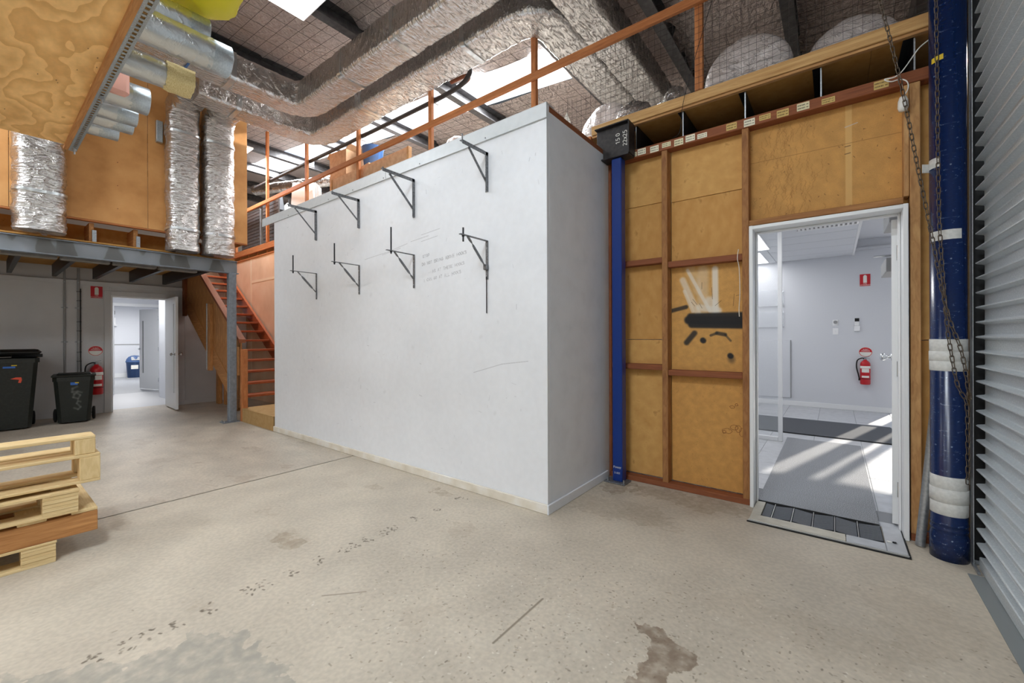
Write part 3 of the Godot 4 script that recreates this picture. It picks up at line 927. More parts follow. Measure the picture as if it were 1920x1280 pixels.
# ---------------------------------------------------------------- timber stud wall with its boards
func stud_wall() -> void:
	var w := struct("wall_back", "timber stud wall lined with yellow-brown boards, beside the white partition")
	var zf := -3.56
	var zb := -3.65
	# boards behind the studs, each with its own edges: [x0, x1, y0, y1, material]
	var spray := spray_board()
	var ring := ring_board()
	var runs := run_board()
	var list := [[-1.72, -1.105, 0.05, 1.243, "board"], [-1.72, -1.105, 1.247, 2.43, "board2"], [-1.72, -1.105, 2.434, 2.9, "board"],
		[-1.10, -0.53, 0.05, 0.955, "ring"], [-1.10, -0.53, 0.959, 1.892, "spray"], [-1.10, -0.53, 1.896, 2.41, "board2"], [-1.10, -0.53, 2.414, 2.9, "board"],
		[-0.526, 0.40, 2.09, 2.9, "runs"], [0.404, 0.74, 0.05, 1.24, "board2"], [0.404, 0.74, 1.244, 2.9, "board"]]
	for b in list:
		if b[4] in ["ring", "spray", "runs"]:
			var mb := MB.new()
			mb.quv(Vector3(b[0], b[2], zb), Vector3(b[1], b[2], zb), Vector3(b[1], b[3], zb), Vector3(b[0], b[3], zb))
			mb.box(Vector3((b[0] + b[1]) / 2, (b[2] + b[3]) / 2, zb - 0.0085), Vector3(b[1] - b[0], b[3] - b[2], 0.015))
			put(w, "board", mb, {"ring": ring, "spray": spray, "runs": runs}[b[4]])
		else:
			bc(w, "board", Vector3(b[0], b[2], zb - 0.016), Vector3(b[1], b[3], zb), M[b[4]], 0.002)
	# studs
	for x in [[-1.66, -1.61], [-1.153, -1.106], [-0.552, -0.507], [0.372, 0.42]]:
		bc(w, "stud", Vector3(x[0], 0.045, zb + 0.001), Vector3(x[1], 2.835, zf), M.plate_y if x[0] < -1.2 else M.pine_y if x[0] > 0.3 else M.stud_y, 0.003)
	bc(w, "stud", Vector3(0.345, 2.14, zb + 0.001), Vector3(0.370, 2.835, zf - 0.004), M.pine_y, 0.003)
	# noggings, header, plates
	for n in [[-1.61, -1.154, 1.895], [-1.105, -0.553, 1.85], [-1.61, -1.154, 0.985], [-1.105, -0.553, 0.945]]:
		bc(w, "nogging", Vector3(n[0], n[2], zb + 0.001), Vector3(n[1], n[2] + 0.048, zf - 0.008), M.plate_x, 0.003)
	bc(w, "header", Vector3(-0.506, 2.097, zb + 0.001), Vector3(0.344, 2.138, zf - 0.003), M.stud_x, 0.003)
	bc(w, "bottom_plate", Vector3(-1.66, 0, zb + 0.001), Vector3(-0.508, 0.044, zf - 0.002), M.plate_x, 0.003)
	bc(w, "bottom_plate", Vector3(0.372, 0, zb + 0.001), Vector3(0.74, 0.044, zf - 0.002), M.plate_x, 0.003)
	var tp := bc(w, "top_plate", Vector3(-1.66, 2.837, zb + 0.001), Vector3(0.74, 2.91, zf + 0.004), M.plate_x, 0.003)
	# stickers along the top plate
	var pale := [sticker_print(rgb(226, 216, 178), rgb(90, 80, 64), 5), sticker_print(rgb(236, 230, 206), rgb(96, 88, 76), 6), sticker_print(rgb(206, 176, 108), rgb(96, 70, 40), 7)]
	var xs := [-1.40, -1.32, -1.21, -1.11, -1.01, -0.92, -0.83, -0.62, -0.50, -0.40, -0.29, -0.17, -0.03, 0.24]
	for i in xs.size():
		var mb := MB.new()
		var hh := 0.026 if i % 3 else 0.019
		mb.quv(Vector3(-0.036, -hh, 0), Vector3(0.036, -hh, 0), Vector3(0.036, hh, 0), Vector3(-0.036, hh, 0))
		var st := put(tp, "sticker", mb, pale[[0, 1, 1, 0, 0, 1, 1, 2, 1, 2, 2, 0, 2, 2][i]])
		st.position = Vector3(xs[i], 2.872 + (0.004 if i % 2 else -0.004), zf + 0.0052) - tp.position
	# closing lining to the office side
	var cl := struct("wall_office_front", "white office lining on the far side of the stud wall")
	bc(cl, "face", Vector3(-1.95, 0, -3.75), Vector3(-0.51, 2.96, -3.672), M.office, 0.0)
	bc(cl, "face", Vector3(-0.51, 2.092, -3.75), Vector3(0.365, 2.96, -3.672), M.office, 0.0)
	bc(cl, "face", Vector3(0.365, 0, -3.75), Vector3(3.0, 2.96, -3.672), M.office, 0.0)
	# white door frame
	var d := struct("door_1", "white office door frame with its door swung open into the office")
	bc(d, "jamb", Vector3(-0.503, 0.0, -3.76), Vector3(-0.478, 2.09, -3.535), M.white_gloss)
	bc(d, "jamb", Vector3(0.338, 0.0, -3.76), Vector3(0.363, 2.09, -3.535), M.white_gloss)
	bc(d, "head", Vector3(-0.503, 2.062, -3.76), Vector3(0.363, 2.088, -3.536), M.white_gloss)
	bc(d, "stop", Vector3(-0.477, 0.002, -3.70), Vector3(-0.465, 2.06, -3.66), M.white_gloss, 0.002)
	bc(d, "stop", Vector3(-0.464, 2.05, -3.70), Vector3(0.325, 2.061, -3.66), M.white_gloss, 0.002)
	bc(d, "stop", Vector3(0.326, 0.002, -3.70), Vector3(0.337, 2.06, -3.66), M.white_gloss, 0.002)
	var leaf := bx(d, "leaf", Vector3(0.353, 1.03, -4.16), Vector3(0.036, 2.03, 0.80), M.white_gloss, 0.003, Basis(Vector3.UP, -0.085))
	for y in [0.25, 1.05, 1.82]:
		rod(d, "hinge", Vector3(0.331, y - 0.05, -3.752), Vector3(0.331, y + 0.05, -3.752), 0.006, M.chrome)
	var kn := MB.new()
	kn.lathe([Vector2(0.001, 0), Vector2(0.028, 0), Vector2(0.028, 0.006), Vector2(0.011, 0.01), Vector2(0.011, 0.034), Vector2(0.024, 0.042), Vector2(0.03, 0.056), Vector2(0.026, 0.07), Vector2(0.012, 0.077), Vector2(0.001, 0.078)], Transform3D(Basis(Vector3.BACK, PI / 2), Vector3.ZERO), 20)
	var k := put(leaf, "knob", kn, M.chrome)
	k.position = Vector3(-0.018, 0.07, -0.34)

# ---------------------------------------------------------------- white boxed-in partition
func white_partition() -> void:
	var w := struct("wall_partition", "large white boxed-in partition with a metal capping and pencilled notes")
	var mb := MB.new()
	mb.quv(Vector3(-6.05, 0, -2.52), Vector3(-1.63, 0, -2.52), Vector3(-1.63, 2.945, -2.52), Vector3(-6.05, 2.945, -2.52))
	mb.box(Vector3(-3.84, 1.4725, -2.5375), Vector3(4.42, 2.945, 0.03))
	put(w, "front_panel", mb, front_paint())
	bc(w, "side_panel", Vector3(-1.662, 0, -3.555), Vector3(-1.63, 2.90, -2.555), M.boxside, 0.002)
	bc(w, "side_panel", Vector3(-6.05, 0, -3.50), Vector3(-6.02, 2.94, -2.555), M.boxside, 0.002)
	bc(w, "back_panel", Vector3(-6.05, 0, -3.555), Vector3(-1.67, 2.94, -3.52), M.boxside, 0.002)
	bc(w, "top_panel", Vector3(-6.02, 2.915, -3.5), Vector3(-1.67, 2.94, -2.556), M.boxside, 0.002)
	bc(w, "edge_batten", Vector3(-1.668, 2.897, -3.555), Vector3(-1.632, 2.944, -2.53), M.plate_z, 0.002)
	var cap := MB.new()
	for s in [[-6.40, -3.52], [-3.512, -1.622]]:
		cap = MB.new()
		cap.box(Vector3((s[0] + s[1]) / 2, 2.894, -2.512), Vector3(s[1] - s[0], 0.104, 0.012))
		cap.box(Vector3((s[0] + s[1]) / 2, 2.9475, -2.56), Vector3(s[1] - s[0], 0.003, 0.11))
		put(w, "capping", cap, M.capping)
	for x in [-5.6, -4.6, -4.1, -3.55, -3.0, -2.2]:
		rod(w, "screw", Vector3(x, 2.86, -2.508), Vector3(x, 2.86, -2.503), 0.006, M.bracket, 8)
	var b := struct("baseboard_front", "cream skirting board along the foot of the white partition")
	bc(b, "skirting", Vector3(-6.06, 0, -2.518), Vector3(-1.622, 0.07, -2.502), M.skirt, 0.004)
	bc(b, "skirting", Vector3(-1.628, 0, -3.50), Vector3(-1.613, 0.07, -2.502), M.boxside, 0.004)

# ---------------------------------------------------------------- roof, purlins, mezzanine floor and its railing
const PURLINS := [-16.4, -14.45, -12.5, -10.6, -8.65, -6.70, -4.75, -2.79, -1.573, -0.426, 0.62]
func roof_and_mezzanine() -> void:
	var c := struct("ceiling", "sloping roof lined with crumpled foil insulation over wire mesh, on steel purlins")
	var holes := [[-12.5, -3.0, -5.35, -4.60]]
	var xs := []
	var x := -19.2
	while x < 1.0:
		xs.append(x)
		x += 0.2
	var zs := []
	var z := -9.8
	while z < 4.3:
		zs.append(z)
		z += 0.2
	for h in holes:
		for q in [h[0], h[1]]:
			xs.append(q)
		for q in [h[2], h[3]]:
			zs.append(q)
	xs.append(1.0); zs.append(4.3)
	xs.sort(); zs.sort()
	var nz := FastNoiseLite.new()
	nz.seed = 77
	nz.frequency = 1.1
	nz.fractal_octaves = 3
	var Y := func(a: float, b: float) -> float: return roofy(a) + 0.005 + nz.get_noise_2d(a, b) * 0.05 * (0.0 if absf(fmod(a, 50)) < 0 else 1.0)
	var mb := MB.new()
	mb.smooth(true)
	var top := MB.new()
	for i in xs.size() - 1:
		for j in zs.size() - 1:
			if xs[i + 1] - xs[i] < 1e-4 or zs[j + 1] - zs[j] < 1e-4: continue
			var mx: float = (xs[i] + xs[i + 1]) / 2
			var mz: float = (zs[j] + zs[j + 1]) / 2
			var open := false
			for h in holes:
				open = open or (mx > h[0] and mx < h[1] and mz > h[2] and mz < h[3])
			if open: continue
			var P := func(a: float, b: float) -> Vector3: return Vector3(a, Y.call(a, b), b)
			mb.quad(P.call(xs[i], zs[j]), P.call(xs[i + 1], zs[j]), P.call(xs[i + 1], zs[j + 1]), P.call(xs[i], zs[j + 1]))
			var u := Vector3(0, 0.09, 0)
			var R := func(a: float, b: float) -> Vector3: return Vector3(a, roofy(a) + 0.1, b)
			top.quad(R.call(xs[i], zs[j + 1]), R.call(xs[i + 1], zs[j + 1]), R.call(xs[i + 1], zs[j]), R.call(xs[i], zs[j]))
	put(c, "insulation_foil", mb, M.rooffoil)
	put(c, "roof_sheet", top, M.galv)
	# purlins: C-sections along z
	for px in PURLINS:
		var p := MB.new()
		var y0: float = roofy(px) - 0.22
		var d := 14.0
		var zc := -2.75
		p.box(Vector3(px + 0.004, y0 + 0.11, zc), Vector3(0.006, 0.2, d))
		p.box(Vector3(px + 0.06, y0 + 0.011, zc), Vector3(0.12, 0.004, d))
		p.box(Vector3(px + 0.06, y0 + 0.208, zc), Vector3(0.12, 0.004, d))
		p.box(Vector3(px + 0.118, y0 + 0.021, zc), Vector3(0.004, 0.018, d))
		put(c, "purlin", p, M.purlin)
	# safety mesh under the foil
	var wm := MB.new()
	z = -9.5
	while z < 1.8:
		if not (z > -5.35 and z < -4.6):
			var a := Vector3(-11, roofy(-11) - 0.018, z)
			var b := Vector3(0.7, roofy(0.7) - 0.018, z)
			wm.box((a + b) / 2, Vector3(a.distance_to(b), 0.0028, 0.0028), Basis(Vector3.BACK, -atan(0.1)))
		z += 0.15
	x = -10.9
	while x < 0.7:
		for s in [[-9.5, -5.36], [-4.59, 1.8]]:
			wm.box(Vector3(x, roofy(x) - 0.021, (s[0] + s[1]) / 2), Vector3(0.0028, 0.0028, s[1] - s[0]))
		x += 0.3
	var wmo := put(c, "wire_mesh", wm, M.wire)
	wmo.set_meta("kind", "stuff")
	# mezzanine floor
	var f := struct("floor_mezzanine", "mezzanine floor edge: timber plank over dark steel joists and brown floor sheets")
	bc(f, "edge_plank", Vector3(-1.80, 3.155, -3.605), Vector3(0.74, 3.238, -3.555), M.lvl_x, 0.003)
	bc(f, "edge_plank", Vector3(-1.80, 3.135, -3.605), Vector3(0.74, 3.153, -3.57), M.pine_x, 0.002)
	bc(f, "edge_plank", Vector3(-13.0, 3.04, -3.605), Vector3(-1.81, 3.16, -3.56), M.rail_x, 0.003)
	x = -13.0
	while x < 0.7:
		bc(f, "floor_sheet", Vector3(x, 3.157, -9.6), Vector3(minf(x + 1.198, 0.74), 3.17, -3.606), M.deck, 0.0)
		bc(f, "floor_lining", Vector3(x, 3.1705, -9.6), Vector3(minf(x + 1.198, 0.74), 3.179, -3.606), M.dusty, 0.0)
		x += 1.2
	for jx in [-1.39, -0.99, -0.535, -0.07, 0.40]:
		var p := MB.new()
		p.box(Vector3(jx, 3.033, -6.6), Vector3(0.004, 0.236, 5.98))
		p.box(Vector3(jx - 0.025, 2.915, -6.6), Vector3(0.05, 0.004, 5.98))
		p.box(Vector3(jx - 0.025, 3.151, -6.6), Vector3(0.05, 0.004, 5.98))
		put(f, "joist", p, M.joist)
		bc(f, "joist_end", Vector3(jx - 0.004, 2.918, -3.612), Vector3(jx + 0.004, 3.132, -3.608), M.zinc, 0.0)
	x = -12.6
	while x < -6.0:
		bc(f, "joist", Vector3(x - 0.025, 2.94, -6.0), Vector3(x + 0.025, 3.155, -3.612), M.oldpine_z, 0.002)
		x += 0.45
	# railing
	var r := thing("mezzanine_railing", "long orange-brown timber railing along the mezzanine edge with wire mesh", "railing")
	for px in [-10.48, -8.88, -7.29, -5.69, -4.06, -2.46, -0.855]:
		bc(r, "post", Vector3(px - 0.03, 3.24 if px > -1.9 else 3.162, -3.60), Vector3(px + 0.03, roofy(px) - 0.25 if px > -11 else 4.2, -3.555), M.rail_y, 0.003)
	bc(r, "top_rail", Vector3(-12.2, 3.915, -3.553), Vector3(0.5, 3.985, -3.515), M.rail_x, 0.003)
	var net := MB.new()
	var yb := 3.24
	x = -1.75
	while x < 0.5:
		net.box(Vector3(x, (yb + 3.95) / 2, -3.545), Vector3(0.0016, 3.95 - yb, 0.0016))
		x += 0.05
	var y := yb
	while y < 3.95:
		net.box(Vector3(-0.6, y, -3.545), Vector3(2.3, 0.0016, 0.0016))
		y += 0.05
	x = -6.9
	while x < -1.8:
		net.box(Vector3(x, 3.36, -3.545), Vector3(0.0016, 0.4, 0.0016))
		x += 0.05
	y = 3.17
	while y < 3.56:
		net.box(Vector3(-4.35, y, -3.545), Vector3(5.1, 0.0016, 0.0016))
		y += 0.05
	var no := put(r, "wire_mesh", net, M.wire)
	no.set_meta("kind", "stuff")
	# beam end and blue steel column at the corner of the partition
	var s := thing("blue_steel_column", "dark blue square steel column standing beside the white partition", "column", Vector3(-1.50, 0, -3.475))
	bc(s, "shaft", Vector3(-0.045, 0.012, -0.045), Vector3(0.045, 2.825, 0.045), M.bluecol, 0.006)
	bc(s, "base_plate", Vector3(-0.105, 0, -0.06), Vector3(0.085, 0.012, 0.09), M.bracket, 0.002)
	for q in [Vector3(-0.08, 0, 0.065), Vector3(0.066, 0, 0.065)]:
		rod(s, "bolt", q + Vector3(0, 0.012, 0), q + Vector3(0, 0.04, 0), 0.007, M.zinc, 8)
	var mk := write_mesh("Power", 0.026)
	var t := inst(s, "lettering", mk, M.paper, Vector3(0.0, 0.135, 0.0456))
	t = inst(s, "lettering", write_mesh("S-001", 0.022), M.paper, Vector3(0.0, 0.085, 0.0456))
	var bm := thing("steel_beam_end", "black steel beam end with chalked numbers above the blue column", "beam", Vector3(-1.54, 2.826, -3.475))
	bc(bm, "web", Vector3(-0.15, 0.012, 0.02), Vector3(0.155, 0.285, 0.03), M.blacksteel, 0.002)
	bc(bm, "flange", Vector3(-0.155, 0, -0.06), Vector3(0.16, 0.012, 0.07), M.blacksteel, 0.002)
	bc(bm, "flange", Vector3(-0.155, 0.286, -0.06), Vector3(0.16, 0.296, 0.07), M.blacksteel, 0.002)
	bc(bm, "end_plate", Vector3(0.156, 0.013, -0.06), Vector3(0.166, 0.285, 0.068), M.blacksteel, 0.002)
	t = inst(bm, "chalk_mark", write_mesh("15 0", 0.05), M.paper, Vector3(0.05, 0.17, 0.0306), Basis(Vector3.BACK, PI / 2))
	t = inst(bm, "chalk_mark", write_mesh("22x25", 0.05), M.paper, Vector3(0.115, 0.16, 0.0306), Basis(Vector3.BACK, PI / 2))

func write_mesh(text: String, size: float, depth := 0.0006) -> TextMesh:
	var t := TextMesh.new()
	var f := SystemFont.new()
	f.font_names = PackedStringArray(["Droid Sans"])
	t.font = f
	t.text = text
	t.font_size = 32
	t.pixel_size = size / 32.0
	t.depth = depth
	t.curve_step = 1.0
	t.horizontal_alignment = HORIZONTAL_ALIGNMENT_CENTER
	t.vertical_alignment = VERTICAL_ALIGNMENT_CENTER
	return t

# ---------------------------------------------------------------- grey wall, steel frame and plywood bulkhead on the far side
func left_side() -> void:
	var w := struct("wall_left", "grey painted wall under the mezzanine, around the far door")
	var xf := -9.92
	bc(w, "panel", Vector3(xf - 0.12, 0, -1.455), Vector3(xf, 2.24, 4.1), M.greywall, 0.003)
	bc(w, "panel", Vector3(xf - 0.12, 0, -2.50), Vector3(xf, 2.24, -2.265), M.greywall, 0.003)
	bc(w, "panel", Vector3(xf - 0.12, 2.02, -2.264), Vector3(xf, 2.24, -1.456), M.greywall, 0.003)
	bc(w, "panel", Vector3(xf - 0.12, 0, -3.57), Vector3(xf, 1.72, -2.501), M.greywall, 0.003)
	bc(w, "upper_panel", Vector3(xf - 0.2, 2.2405, -2.5), Vector3(xf - 0.07, 2.46, 4.1), M.greywall, 0.0)
	bc(w, "head_trim", Vector3(xf + 0.001, 2.17, -2.50), Vector3(xf + 0.012, 2.24, 4.1), M.greywall, 0.002)
	var b := struct("baseboard_left", "low grey skirting along the far wall")
	bc(b, "skirting", Vector3(xf + 0.001, 0, -3.5), Vector3(xf + 0.014, 0.075, -2.36), M.greywall, 0.003)
	bc(b, "skirting", Vector3(xf + 0.001, 0, -1.35), Vector3(xf + 0.014, 0.075, 4.0), M.greywall, 0.003)
	# far door, hinged on its right side and standing open into the warehouse
	var d := struct("door_2", "white far door with a slim glass slot, standing open below the mezzanine")
	for z in [[-1.46, -1.375], [-2.345, -2.26]]:
		bc(d, "architrave", Vector3(xf + 0.001, 0, z[0]), Vector3(xf + 0.018, 2.10, z[1]), M.greywall, 0.003)
	bc(d, "architrave", Vector3(xf + 0.001, 2.015, -2.259), Vector3(xf + 0.018, 2.10, -1.461), M.greywall, 0.003)
	for z in [[-1.485, -1.457], [-2.263, -2.235]]:
		bc(d, "jamb", Vector3(xf - 0.14, 0, z[0]), Vector3(xf + 0.01, 2.02, z[1]), M.white_gloss, 0.003)
	bc(d, "head", Vector3(xf - 0.14, 1.99, -2.234), Vector3(xf + 0.01, 2.018, -1.486), M.white_gloss, 0.003)
	var lf := MB.new()
	var L := 0.76
	lf.box(Vector3((L - 0.16) / 2, 1.0, 0), Vector3(L - 0.16, 1.98, 0.036))
	lf.box(Vector3(L - 0.05, 1.0, 0), Vector3(0.10, 1.98, 0.036))
	lf.box(Vector3(L - 0.13, 1.93, 0), Vector3(0.06, 0.12, 0.036))
	lf.box(Vector3(L - 0.13, 0.15, 0), Vector3(0.06, 0.28, 0.036))
	var leaf := put(d, "leaf", lf, M.white_gloss)
	leaf.transform = Transform3D(Basis(Vector3.UP, -0.03), Vector3(xf + 0.02, 0.012, -2.215))
	bx(leaf, "glass_slot", Vector3(L - 0.13, 1.08, 0), Vector3(0.06, 1.58, 0.008), mat(rgb(120, 124, 126), 0.1), 0.0)
	for s in [1.0, -1.0]:
		var kn := MB.new()
		kn.lathe([Vector2(0.001, 0), Vector2(0.026, 0), Vector2(0.026, 0.006), Vector2(0.01, 0.01), Vector2(0.01, 0.03), Vector2(0.022, 0.04), Vector2(0.028, 0.054), Vector2(0.022, 0.068), Vector2(0.001, 0.074)], Transform3D(Basis(Vector3.RIGHT, PI / 2 * s), Vector3(L - 0.05, 0.98, 0.018 * s)), 16)
		put(leaf, "knob", kn, M.chrome)
	# signs, extinguisher, conduits on the grey wall
	exit_sign("square red fire extinguisher sign on the grey wall near the ceiling", Vector3(xf + 0.002, 2.06, -1.287), PI / 2, 0.145, 0.2)
	oval_sign("oval red and white sign above the extinguisher on the grey wall", Vector3(xf + 0.002, 1.065, -1.272), PI / 2, 0.185)
	extinguisher("red fire extinguisher on the grey wall beside the small bin", Vector3(xf + 0.085, 0.335, -1.272), PI / 2, 0.083, 0.56)
	for q in [[-0.912, "grey conduit running up the grey wall, the one further from the door", 0.014], [-1.07, "grey conduit with a black cable strapped to it on the grey wall", 0.017]]:
		var c := thing("wall_conduit", q[1], "conduit", Vector3(xf + q[2] + 0.003, 0.0, q[0]), 0.0, "conduits on the grey wall")
		rod(c, "pipe", Vector3(0, 0.02, 0), Vector3(0, 2.44, 0), q[2], M.conduit, 12)
		for y in [0.62, 1.22, 1.78, 2.2]:
			var sd := MB.new()
			sd.box(Vector3(-q[2] + 0.001, y, 0), Vector3(0.004, 0.02, q[2] * 2 + 0.05))
			sd.cyl(Vector3(0, y - 0.01, 0), Vector3(0, y + 0.01, 0), q[2] + 0.003, -1.0, 12)
			put(c, "saddle", sd, M.zinc)
		if q[2] > 0.015:
			pipe(c, "cable", [Vector3(0.004, 0.5, -0.026), Vector3(0.004, 1.2, -0.024), Vector3(0.004, 2.1, -0.025)], 0.006, M.black, 8)
			for y in [0.9, 1.05, 1.4, 1.55, 1.9, 2.05]:
				bx(c, "cable_tie", Vector3(0, y, -0.006), Vector3(q[2] * 2 + 0.004, 0.008, q[2] * 2 + 0.022), M.black, 0.001)
	# steel beam and post carrying the mezzanine
	var bm := thing("steel_beam", "grey steel channel beam along the mezzanine edge, resting on the grey post", "beam", Vector3(-7.24, 2.25, 0))
	bc(bm, "web", Vector3(-0.005, 0.012, -2.475), Vector3(0.005, 0.178, 4.1), M.primer, 0.0)
	bc(bm, "bottom_flange", Vector3(-0.06, 0, -2.49), Vector3(0.035, 0.012, 4.1), M.greypaint, 0.002)
	bc(bm, "top_flange", Vector3(-0.06, 0.178, -2.475), Vector3(0.035, 0.19, 4.1), M.greypaint, 0.002)
	var p := thing("steel_post", "grey square steel post standing beside the foot of the stairs", "post", Vector3(-7.24, 0, -2.405))
	bc(p, "shaft", Vector3(-0.05, 0.014, -0.05), Vector3(0.05, 2.25, 0.05), M.greypaint, 0.008)
	bc(p, "base_plate", Vector3(-0.10, 0, -0.085), Vector3(0.06, 0.014, 0.135), M.greypaint, 0.002)
	for q in [Vector3(-0.075, 0.014, 0.11), Vector3(0.03, 0.014, 0.11)]:
		rod(p, "bolt", q, q + Vector3(0, 0.02, 0), 0.008, M.zinc, 8)
	# soffit and joists over the bins
	var s := struct("ceiling_soffit", "dark underside of the mezzanine over the bins")
	bc(s, "soffit_board", Vector3(-19.0, 2.462, -2.47), Vector3(-7.30, 2.48, 4.1), M.deck, 0.0)
	var z := -2.2
	while z < 2.0:
		bc(s, "joist", Vector3(-9.86, 2.27, z), Vector3(-7.31, 2.455, z + 0.05), M.joist, 0.002)
		z += 0.46
	z = -2.0
	while z < 1.5:
		bc(s, "insulation_strip", Vector3(-7.42, 2.22, z), Vector3(-7.33, 2.262, z + 0.44), M.soffit, 0.01)
		z += 0.46
	# plywood bulkhead above
	var k := struct("wall_bulkhead", "orange-brown plywood bulkhead above the steel beam, behind the foil ducts")
	for q in [[-2.655, -1.452], [-1.448, -0.252], [-0.248, 0.948], [0.952, 2.148], [2.152, 4.1]]:
		bc(k, "sheet", Vector3(-7.35, 2.756, q[0]), Vector3(-7.334, roofy(-7.35) - 0.02, q[1]), M.bulk, 0.002)
	bc(k, "sheet", Vector3(-9.0, 2.756, -2.655), Vector3(-7.352, 5.3, -2.64), M.bulk, 0.002)
	bc(k, "bottom_trim", Vector3(-7.40, 2.735, -2.655), Vector3(-7.332, 2.754, 4.1), M.rail_z, 0.002)
	bc(k, "infill_board", Vector3(-7.80, 2.482, -2.46), Vector3(-7.785, 2.752, 4.1), M.deck, 0.0)
	z = -2.2
	while z < 1.0:
		bc(k, "joist", Vector3(-7.78, 2.50, z), Vector3(-7.41, 2.73, z + 0.045), M.oldpine_x, 0.002)
		bc(k, "cleat", Vector3(-7.40, 2.482, z - 0.02), Vector3(-7.385, 2.64, z + 0.02), M.zinc, 0.001)
		z += 0.42
	var nl := MB.new()
	for zz in [-2.35, -1.75, -1.15, -0.55]:
		for yy in [2.95, 3.25, 3.55, 3.9, 4.2]:
			nl.cyl(Vector3(-7.334, yy, zz), Vector3(-7.3325, yy, zz), 0.006, -1.0, 6)
	put(k, "nail_heads", nl, M.plate_y)
	var gb := thing("junction_box", "small galvanised box fixed to the plywood beside the twin ducts", "box", Vector3(-7.30, 3.95, -1.565))
	bc(gb, "body", Vector3(-0.032, 0, -0.035), Vector3(0.03, 0.29, 0.035), M.galv, 0.004)
	bc(gb, "lid", Vector3(0.031, 0.01, -0.03), Vector3(0.035, 0.28, 0.03), M.galv, 0.001)
	# plasterboard wall behind the stairs
	var pl := struct("wall_stair", "peach plasterboard wall beside the stairs with pale filled joints")
	for q in [[-12.6, -11.2, M.plaster], [-11.196, -9.7, M.plaster], [-9.696, -8.0, M.plaster], [-7.996, -6.06, M.plaster]]:
		bc(pl, "sheet", Vector3(q[0], 0, -3.64), Vector3(q[1], 2.935, -3.58), q[2], 0.0)
	for x in [-11.198, -9.698, -7.998]:
		bc(pl, "filled_joint", Vector3(x - 0.035, 0.0, -3.581), Vector3(x + 0.035, 2.93, -3.577), M.joint, 0.0)
	bc(pl, "filled_joint", Vector3(-9.66, 2.42, -3.581), Vector3(-6.1, 2.47, -3.577), M.joint, 0.0)
	bc(pl, "top_plate", Vector3(-12.6, 2.937, -3.64), Vector3(-6.06, 2.965, -3.57), M.rail_x, 0.002)

func exit_sign(label: String, at: Vector3, turn: float, w: float, h: float) -> void:
	var t := thing("extinguisher_sign", label, "sign", at, turn)
	bc(t, "plate", Vector3(-w / 2, -h / 2, 0), Vector3(w / 2, h / 2, 0.003), M.signred, 0.001)
	var ic := MB.new()
	var hw := w * 0.17
	ic.prism([Vector2(-hw, -h * 0.22), Vector2(hw, -h * 0.22), Vector2(hw, h * 0.32), Vector2(hw * 0.5, h * 0.42), Vector2(-hw * 0.5, h * 0.42), Vector2(-hw, h * 0.32)], 0.001, Transform3D(Basis(), Vector3(0, 0, 0.0032)))
	put(t, "symbol", ic, M.paper)
	inst(t, "lettering", write_mesh("FIRE", h * 0.12), M.paper, Vector3(0, -h * 0.31, 0.0036))
	inst(t, "lettering", write_mesh("EXTINGUISHER", h * 0.11), M.paper, Vector3(0, -h * 0.42, 0.0036))

func oval_sign(label: String, at: Vector3, turn: float, w: float) -> void:
	var t := thing("oval_sign", label, "sign", at, turn)
	var h := w * 0.92
	var el := func(s: float, y0: float, y1: float) -> Array:
		var a := []
		for k in 40:
			var p := Vector2(cos(TAU * k / 40) * w / 2 * s, sin(TAU * k / 40) * h / 2 * s)
			if p.y >= y0 * h and p.y <= y1 * h: a.append(p)
		return a
	var mb := MB.new()
	mb.prism(el.call(1.0, -1, 1), 0.003)
	put(t, "plate", mb, M.paper)
	mb = MB.new()
	mb.prism(el.call(0.95, -1, 1), 0.001, Transform3D(Basis(), Vector3(0, 0, 0.0031)))
	put(t, "red_field", mb, M.signred)
	mb = MB.new()
	mb.prism(el.call(0.86, -1, 0.02), 0.001, Transform3D(Basis(), Vector3(0, 0, 0.0042)))
	put(t, "white_field", mb, M.paper)
	inst(t, "lettering", write_mesh("A:B(E)", w * 0.15), M.paper, Vector3(0, h * 0.26, 0.0045))
	inst(t, "lettering", write_mesh("POWDER", w * 0.15), M.paper, Vector3(0, h * 0.12, 0.0045))

